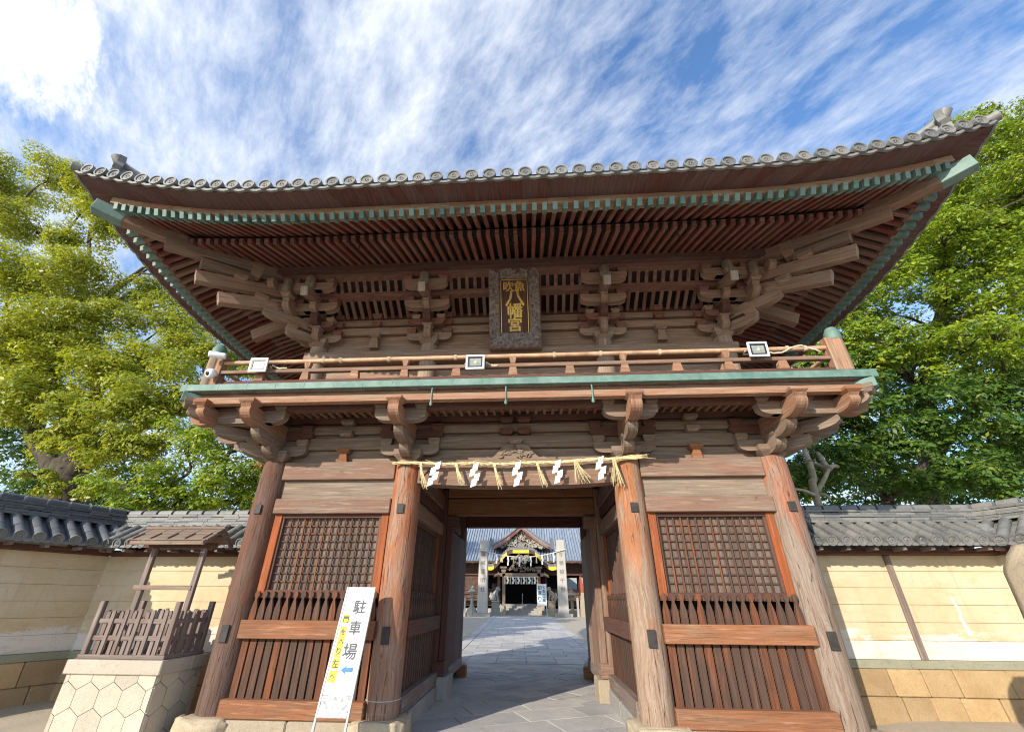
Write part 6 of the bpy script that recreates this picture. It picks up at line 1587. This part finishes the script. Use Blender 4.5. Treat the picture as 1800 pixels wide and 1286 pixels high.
def tree(name, label, base, limbs, pads, mt, size, dens, trunk=None, bark=None, extra=(), group=None, seed=1):
    T = thing(name, label, 'tree', base, group)
    m = MB(); br = []
    for pts, r0, r1 in limbs: br += limb(m, pts, r0, r1, 14 if r0 > .3 else 9)
    m.build('trunk', bark or BARK, T)
    tw = MB(); grow(tw, br, pads, seed)
    if tw.v: tw.build('twigs', bark or BARK, T)
    leaves('crown', pads, mt, T, size, dens, base)
    for nm, p2, m2 in extra: leaves(nm, p2, m2, T, size, dens, base)
    return T

# crown clumps: centre, radius, flatness; limbs: points, radii (metres)
PADS_L = [
    ((-32.22, 9.50, 24.79), 2.18, 0.78), ((-29.14, 9.20, 24.70), 1.96, 0.96), ((-25.83, 9.00, 22.65), 1.86, 0.94), ((-28.55, 9.00, 20.45), 1.96, 0.81), ((-22.62, 8.50, 19.53), 1.55, 0.87),
    ((-21.34, 8.50, 20.33), 1.51, 0.86), ((-19.32, 8.20, 17.77), 1.47, 0.91), ((-24.86, 9.00, 18.69), 1.41, 0.95), ((-24.10, 8.00, 14.99), 2.36, 0.77), ((-20.94, 8.00, 14.85), 2.19, 0.76),
    ((-22.44, 7.50, 11.92), 2.00, 0.96), ((-19.94, 7.50, 11.98), 2.12, 0.86), ((-18.19, 7.80, 12.44), 1.52, 0.94), ((-18.17, 8.50, 14.45), 1.38, 0.75), ((-15.82, 8.50, 13.17), 1.72, 0.86),
    ((-14.10, 8.30, 11.13), 1.87, 0.93), ((-15.72, 8.00, 10.29), 1.49, 0.81), ((-16.98, 7.50, 9.64), 1.74, 0.99), ((-19.13, 7.50, 9.04), 1.72, 0.98), ((-20.03, 7.50, 8.06), 1.35, 0.76),
    ((-16.23, 7.00, 7.41), 1.48, 0.76), ((-14.25, 7.00, 7.72), 1.69, 0.89), ((-13.06, 7.00, 8.40), 1.61, 0.98), ((-12.18, 7.50, 8.38), 1.32, 0.85), ((-12.74, 8.50, 10.49), 1.35, 0.80),
    ((-18.01, 9.00, 16.32), 1.23, 0.86), ((-11.55, 8.50, 8.32), 1.16, 0.76), ((-11.38, 9.00, 9.60), 1.23, 0.81), ((-13.99, 6.50, 6.01), 1.27, 0.86), ((-12.78, 6.50, 6.30), 1.17, 0.87),
    ((-18.81, 8.00, 6.80), 1.11, 0.81), ((-22.95, 8.50, 10.78), 1.28, 0.81), ((-16.07, 9.50, 14.98), 1.30, 0.80), ((-19.24, 8.00, 10.39), 1.71, 0.86), ((-21.39, 8.20, 10.56), 1.75, 0.82),
    ((-16.55, 7.40, 8.67), 1.35, 0.76), ((-20.54, 7.80, 8.96), 1.40, 0.96), ((-16.36, 6.80, 6.35), 0.91, 0.89), ((-14.73, 6.50, 5.82), 0.82, 0.91), ((-16.76, 6.80, 5.13), 0.66, 0.80),
    ((-13.83, 6.30, 4.79), 0.66, 1.00), ((-15.78, 6.60, 4.69), 0.57, 0.96)]
PADS_LL = [
    ((-10.88, 6.00, 5.80), 1.20, 0.99), ((-9.78, 6.20, 5.85), 1.40, 0.99), ((-8.81, 6.50, 4.89), 1.29, 0.76), ((-9.44, 5.80, 4.54), 1.22, 0.77), ((-10.78, 5.60, 4.42), 1.03, 0.96),
    ((-11.98, 5.40, 4.47), 1.02, 0.93), ((-9.83, 6.80, 6.99), 1.11, 0.92), ((-8.47, 7.00, 4.00), 1.10, 0.83), ((-9.97, 6.00, 3.83), 1.03, 0.90), ((-11.19, 5.60, 3.68), 1.00, 0.90),
    ((-9.20, 7.50, 6.27), 1.02, 0.90)]
PADS_LB = [
    ((-22.67, 11.00, 5.76), 1.78, 0.81), ((-25.68, 11.00, 7.93), 2.43, 0.89), ((-21.14, 12.00, 4.95), 2.34, 0.84), ((-25.03, 13.00, 7.40), 1.74, 0.90), ((-19.45, 12.00, 5.45), 1.83, 0.91),
    ((-23.09, 10.00, 4.60), 2.12, 0.77), ((-28.51, 10.00, 12.46), 3.18, 0.75), ((-34.59, 11.00, 20.31), 3.19, 0.96), ((-16.77, 13.00, 4.98), 2.42, 0.81), ((-19.80, 13.00, 7.34), 2.00, 0.81),
    ((-12.75, 12.00, 4.91), 2.03, 1.00), ((-27.08, 11.00, 10.67), 1.73, 0.87)]
PADS_LO = [
    ((-5.88, 2.60, 4.18), 0.34, 0.81), ((-5.51, 2.40, 3.74), 0.30, 0.78), ((-6.18, 2.80, 4.48), 0.27, 0.85), ((-5.34, 2.40, 3.40), 0.32, 0.79)]
LIMBS_L = [
    ([(-15.12, 8.00, 1.51), (-16.31, 8.00, 3.63), (-16.93, 8.00, 5.03), (-17.39, 8.10, 6.13)], 0.66, 0.46),
    ([(-16.98, 8.00, 5.45), (-16.23, 8.00, 6.31), (-14.93, 7.70, 7.10), (-13.46, 7.50, 7.80), (-12.92, 7.80, 8.53)], 0.42, 0.08),
    ([(-17.04, 8.00, 5.24), (-18.32, 8.00, 6.34), (-19.45, 8.20, 7.12), (-19.89, 8.40, 7.94), (-21.16, 8.50, 9.32), (-22.89, 8.60, 11.44), (-23.88, 8.60, 12.41)], 0.36, 0.08),
    ([(-17.04, 8.00, 5.66), (-17.51, 8.20, 6.85), (-18.38, 8.30, 7.87), (-19.42, 8.20, 8.87), (-20.58, 8.20, 10.54), (-21.35, 8.40, 13.15), (-22.50, 8.80, 16.36), (-24.15, 9.00, 19.96)], 0.40, 0.07),
    ([(-19.45, 8.20, 7.12), (-17.90, 7.60, 7.22), (-17.01, 7.40, 7.25), (-16.59, 7.20, 7.74)], 0.22, 0.09),
    ([(-17.51, 8.20, 6.85), (-18.01, 8.40, 9.19), (-19.96, 8.70, 12.02), (-20.79, 9.00, 14.96), (-20.17, 9.20, 16.60), (-19.83, 9.30, 17.47)], 0.26, 0.05),
    ([(-20.11, 8.60, 11.96), (-20.74, 8.80, 13.41), (-25.07, 9.20, 18.06), (-26.11, 9.40, 20.98), (-26.03, 9.50, 22.04)], 0.16, 0.04),
    ([(-25.07, 9.20, 18.06), (-28.42, 9.40, 20.65), (-30.90, 9.50, 22.86), (-34.77, 9.80, 26.79)], 0.12, 0.03),
    ([(-20.79, 9.00, 14.96), (-19.59, 9.00, 16.40), (-18.33, 9.00, 17.11)], 0.10, 0.03),
    ([(-22.89, 8.60, 11.44), (-25.69, 8.80, 14.30), (-26.98, 9.00, 17.15)], 0.14, 0.04)]
LIMBS_LL = [
    ([(-10.42, 6.50, 2.13), (-10.93, 6.50, 3.41), (-10.80, 6.40, 4.25), (-9.77, 6.30, 4.76), (-8.91, 6.60, 5.01)], 0.18, 0.05),
    ([(-10.80, 6.40, 4.25), (-11.03, 6.00, 4.69), (-11.49, 5.70, 4.62)], 0.12, 0.04),
    ([(-9.77, 6.30, 4.76), (-9.78, 6.40, 5.72), (-9.94, 6.80, 6.68)], 0.10, 0.03)]
PADS_R = [
    ((12.05, 5.45, 8.02), 1.10, 0.91), ((19.94, 6.98, 18.79), 1.50, 0.94), ((13.19, 4.71, 8.28), 0.88, 0.95), ((12.82, 5.59, 8.03), 0.87, 0.99), ((13.64, 6.58, 12.86), 1.31, 0.93),
    ((22.05, 7.37, 21.77), 1.42, 0.98), ((14.48, 5.73, 10.81), 1.06, 0.76), ((16.75, 6.21, 8.24), 1.07, 0.87), ((14.20, 6.00, 8.05), 1.11, 0.99), ((13.81, 7.25, 11.44), 1.38, 0.91),
    ((14.98, 4.89, 9.76), 0.98, 0.98), ((10.17, 6.08, 10.07), 1.15, 0.78), ((11.04, 5.32, 8.25), 0.95, 0.87), ((17.07, 5.71, 13.04), 1.13, 0.81), ((9.78, 6.74, 9.42), 1.03, 0.89),
    ((15.94, 6.33, 8.67), 1.18, 0.89), ((12.38, 7.18, 11.16), 1.35, 0.75), ((19.39, 5.31, 16.06), 1.39, 0.80), ((18.14, 6.03, 15.93), 1.44, 0.82), ((16.52, 5.87, 11.84), 1.24, 0.98),
    ((14.02, 4.69, 8.53), 0.91, 0.94), ((20.78, 7.42, 14.07), 1.35, 0.79), ((15.68, 5.34, 12.74), 1.19, 0.95), ((11.19, 5.24, 10.84), 1.15, 0.78), ((17.44, 6.10, 9.75), 1.20, 0.90),
    ((16.44, 7.35, 14.34), 1.43, 0.78), ((16.84, 5.00, 13.33), 1.22, 0.75), ((8.94, 4.81, 7.96), 0.87, 0.97), ((15.19, 4.80, 13.63), 1.04, 0.80), ((21.73, 7.38, 18.50), 1.53, 0.80),
    ((19.02, 7.05, 15.65), 1.41, 1.00), ((17.42, 5.98, 10.65), 1.12, 0.97), ((12.31, 4.60, 11.09), 1.01, 0.82), ((15.71, 5.81, 16.00), 1.25, 0.99), ((14.75, 6.13, 10.15), 0.97, 0.88),
    ((13.35, 5.80, 9.06), 1.00, 0.92), ((12.38, 4.77, 12.19), 1.13, 0.80), ((21.00, 7.03, 15.11), 1.33, 0.99), ((15.02, 5.44, 10.17), 0.94, 0.92), ((18.70, 6.60, 13.25), 1.12, 0.99),
    ((23.95, 7.40, 19.11), 1.63, 0.97), ((23.36, 6.61, 20.25), 1.64, 0.82), ((16.35, 5.53, 16.47), 1.29, 0.84), ((16.67, 6.67, 12.39), 1.30, 0.79), ((18.01, 6.26, 11.94), 1.21, 0.79),
    ((10.74, 5.83, 9.15), 1.14, 0.77), ((21.67, 6.62, 19.62), 1.53, 0.83), ((14.79, 5.15, 12.90), 1.26, 0.90), ((14.95, 6.01, 14.13), 1.23, 0.75), ((11.73, 5.00, 8.96), 0.93, 0.92),
    ((19.43, 5.65, 15.26), 1.16, 0.83), ((15.46, 6.55, 12.34), 1.23, 0.83), ((17.09, 4.83, 17.72), 1.11, 0.95), ((16.24, 5.86, 9.32), 1.10, 0.87), ((19.33, 5.02, 14.85), 1.26, 0.83),
    ((10.66, 5.95, 8.35), 1.14, 0.87), ((20.69, 7.30, 17.01), 1.43, 0.93), ((16.52, 6.26, 15.62), 1.16, 0.76), ((21.64, 7.00, 22.08), 0.88, 0.99), ((22.97, 7.00, 22.41), 0.83, 0.76),
    ((23.96, 7.00, 22.08), 0.98, 0.94), ((21.42, 7.00, 20.55), 0.80, 0.96), ((22.72, 7.00, 20.44), 0.90, 0.75)]
PADS_RD = [
    ((10.05, 5.77, 6.26), 0.87, 0.95), ((8.55, 5.35, 5.04), 0.78, 0.96), ((8.06, 5.26, 6.00), 0.95, 0.87), ((8.44, 4.91, 7.43), 1.01, 0.82), ((7.83, 5.40, 4.97), 0.81, 0.75),
    ((14.43, 5.80, 4.67), 0.75, 0.92), ((9.23, 5.72, 6.20), 0.82, 0.87), ((12.11, 5.36, 4.36), 0.92, 0.94), ((10.23, 4.80, 6.31), 0.79, 0.84), ((9.09, 4.82, 7.25), 0.92, 0.94),
    ((10.59, 5.47, 4.49), 0.75, 0.82), ((12.34, 5.17, 4.88), 0.78, 0.95), ((9.52, 5.93, 4.75), 0.78, 0.93), ((9.80, 5.63, 5.48), 0.97, 0.85), ((11.69, 5.54, 5.12), 0.77, 0.88),
    ((13.67, 4.88, 5.98), 0.81, 0.92), ((14.58, 6.28, 5.20), 1.03, 0.80), ((12.63, 6.31, 6.70), 1.00, 0.89), ((10.93, 5.81, 7.73), 0.97, 0.95), ((12.66, 6.10, 5.95), 0.96, 0.82),
    ((9.72, 4.71, 5.17), 0.83, 0.95), ((11.80, 4.77, 6.47), 0.94, 0.92), ((11.07, 5.02, 4.31), 0.92, 0.96), ((15.45, 5.75, 6.93), 0.94, 0.83), ((12.35, 6.12, 7.38), 1.14, 0.77),
    ((14.48, 5.83, 6.85), 0.86, 0.95), ((12.59, 5.09, 4.08), 0.87, 0.95), ((13.81, 5.93, 6.99), 1.05, 0.86), ((10.78, 6.47, 4.65), 0.89, 0.77), ((13.83, 5.62, 5.80), 1.00, 0.80),
    ((12.64, 5.00, 5.76), 0.97, 0.91), ((10.29, 4.80, 4.95), 0.91, 0.82), ((15.00, 6.30, 7.74), 1.14, 0.99), ((15.11, 5.86, 5.80), 0.96, 0.90), ((7.29, 5.33, 4.46), 0.97, 0.80),
    ((8.64, 5.83, 4.50), 1.01, 0.91), ((11.09, 5.25, 5.70), 0.88, 0.84), ((9.33, 4.78, 6.64), 1.02, 0.98)]
PADS_RB = [
    ((11.99, 11.00, 7.88), 1.69, 0.83), ((14.39, 11.00, 9.42), 1.99, 0.79), ((10.67, 10.00, 5.48), 1.29, 0.91), ((12.71, 10.00, 6.56), 1.76, 0.77), ((15.09, 11.00, 5.47), 1.56, 0.88),
    ((16.62, 10.00, 6.07), 1.92, 0.84), ((18.08, 10.00, 5.42), 1.67, 0.76), ((16.47, 11.00, 11.08), 1.54, 0.88), ((20.39, 11.00, 12.17), 2.09, 0.76), ((21.20, 11.00, 17.36), 1.76, 0.86),
    ((24.10, 10.00, 17.36), 2.23, 0.77), ((20.09, 8.00, 10.24), 2.56, 0.77), ((24.77, 8.00, 17.69), 2.82, 0.86), ((16.78, 11.00, 4.59), 1.73, 0.96), ((13.97, 12.00, 5.24), 1.41, 0.78),
    ((16.26, 7.00, 5.57), 2.10, 0.81)]
LIMBS_R = [
    ([(11.78, 7.50, 2.40), (12.63, 7.50, 4.33), (13.17, 7.40, 5.74), (13.68, 7.20, 7.66), (14.83, 7.00, 9.77), (16.42, 7.00, 12.86), (18.93, 7.00, 16.86), (21.42, 7.00, 20.55)], 0.42, 0.06),
    ([(12.70, 7.50, 4.68), (11.67, 7.20, 4.97), (10.62, 6.80, 5.58)], 0.20, 0.05),
    ([(13.17, 7.40, 5.74), (14.13, 6.80, 6.66), (15.24, 6.40, 7.25)], 0.20, 0.05),
    ([(13.68, 7.20, 7.66), (12.74, 6.80, 9.24), (11.96, 6.60, 10.58), (11.93, 6.60, 11.61)], 0.20, 0.04),
    ([(14.83, 7.00, 9.77), (16.36, 6.60, 10.91), (18.20, 6.40, 12.23)], 0.16, 0.04),
    ([(16.42, 7.00, 12.86), (15.92, 6.80, 14.49), (15.44, 6.80, 15.48)], 0.12, 0.03),
    ([(12.63, 7.50, 4.33), (11.85, 7.20, 4.61), (10.93, 7.00, 4.32)], 0.20, 0.06),
    ([(18.93, 7.00, 16.86), (21.38, 7.00, 18.53), (23.10, 7.00, 19.99)], 0.08, 0.03)]
LIMBS_RB = [
    ([(13.10, 11.00, 2.61), (14.07, 11.00, 5.03), (14.95, 11.00, 7.83), (16.47, 11.00, 11.08)], 0.30, 0.08),
    ([(16.03, 10.00, 2.55), (17.48, 10.00, 5.22), (19.45, 10.00, 8.84), (22.64, 10.00, 14.57)], 0.35, 0.08)]
LIMBS_P = [
    ([(6.75, 4.20, 2.67), (7.08, 4.20, 3.69), (7.17, 4.20, 4.23), (7.20, 4.20, 4.62)], 0.10, 0.07),
    ([(7.16, 4.20, 3.93), (7.38, 4.10, 4.23), (7.56, 4.10, 4.46)], 0.06, 0.04),
    ([(7.12, 4.20, 3.79), (6.75, 4.00, 3.89), (6.44, 3.90, 3.92)], 0.05, 0.03),
    ([(7.13, 4.20, 3.85), (7.26, 4.10, 3.83), (7.35, 4.10, 3.77)], 0.04, 0.04)]
PADS_P = [
    ((8.71, 6.60, 5.55), 0.63, 0.81), ((8.39, 6.80, 4.72), 0.52, 0.99), ((9.38, 6.60, 4.83), 0.58, 0.78), ((8.88, 7.00, 6.24), 0.67, 0.93)]
BASES = dict(L=(-16.55, 8.00, 0), LL=(-10.93, 6.50, 0), LB=(-22.53, 12.00, 0), R=(12.63, 7.50, 0), RB=(15.70, 10.50, 0), P=(7.08, 4.20, 0), LO=(-5.13, 2.50, 0))
PADS_C = [((-10.27, 15.75, 4.11), 1.30, 0.85), ((-8.10, 13.07, 3.33), 1.42, 0.85), ((-10.15, 14.01, 5.49), 1.24, 0.85), ((-6.92, 15.37, 4.71), 1.08, 0.85), ((-8.04, 17.56, 4.45), 1.37, 0.85), ((-7.84, 13.06, 4.97), 1.30, 0.85), ((-9.91, 12.87, 5.20), 1.24, 0.85), ((-7.57, 17.62, 4.87), 1.46, 0.85), ((-9.39, 17.19, 4.28), 1.47, 0.85), ((-6.68, 13.25, 3.60), 1.11, 0.85), ((-6.19, 15.14, 4.68), 1.15, 0.85), ((-8.76, 14.86, 4.07), 1.29, 0.85), ((-8.33, 17.76, 4.80), 1.46, 0.85), ((-6.80, 18.25, 4.78), 1.08, 0.85), ((-6.78, 18.10, 5.29), 1.28, 0.85), ((-7.60, 13.88, 5.13), 1.29, 0.85), ((-10.00, 13.06, 5.18), 1.49, 0.85), ((-11.10, 17.18, 4.20), 1.08, 0.85), ((-9.95, 17.01, 5.22), 1.02, 0.85), ((-8.16, 12.95, 4.88), 1.17, 0.85)]

def ground_limb(ls):
    p, a, b_ = ls[0]; q = Vector(p[1]); return [([(q.x+0.1, q.y, -0.1)]+list(p[1:]), a, b_)]+ls[1:]
tree('broadleaf_tree', 'large old tree with a thick forking trunk and yellow green crown behind the left wall', BASES['L'], ground_limb(LIMBS_L), PADS_L, LEAFY, 0.115, 1.7, seed=1)
tree('broadleaf_tree', 'low green spreading tree between the left wall and the gate, lower than the old tree', BASES['LL'], ground_limb(LIMBS_LL), PADS_LL, LEAFG, 0.108, 1.15, seed=2)
tree('shade_tree', 'dark shaded tree mass seen beneath the yellow green crown at far left', BASES['LB'], [([(BASES['LB'][0], 12, -0.1), (BASES['LB'][0], 12, 4), (BASES['LB'][0]-1, 12, 8)], .3, .1)], PADS_LB, LEAFD, 0.16, 0.75, seed=3)
tree('autumn_tree', 'small yellow autumn tree peeping out beside the left gate column', BASES['LO'], [([(BASES['LO'][0], 2.5, -0.1), (BASES['LO'][0], 2.5, 2.6), (BASES['LO'][0]-.1, 2.6, 3.6)], .06, .02)], PADS_LO, LEAFO, 0.085, 1.0, seed=4)
tree('courtyard_tree', 'round green tree inside the precinct, hidden left of the gate, inferred from shade on the path', (-8.8, 15.5, 0), [([(-8.8, 15.5, -0.1), (-8.9, 15.5, 2.5), (-8.6, 15.4, 4.5)], .3, .1)], PADS_C, LEAFG, 0.17, 0.8, seed=8)  # kept low out of sight for the shadow it throws on the path
tree('evergreen_tree', 'tall dense evergreen tree with bright green crown filling the right side', BASES['R'], ground_limb(LIMBS_R), PADS_R, LEAFG, 0.108, 1.15, extra=[('lower_crown', PADS_RD, LEAFD)], seed=5)
tree('shade_tree', 'dark evergreen tree standing deeper behind the bright tree on the right', BASES['RB'], ground_limb(LIMBS_RB), PADS_RB, LEAFD, 0.16, 0.8, seed=6)
tree('pruned_tree', 'pale lopped trunk with cut stubs and a few leaves beside the right gate column', BASES['P'], ground_limb(LIMBS_P), PADS_P, LEAFD, 0.10, 1.0, bark=BARKP, seed=7)
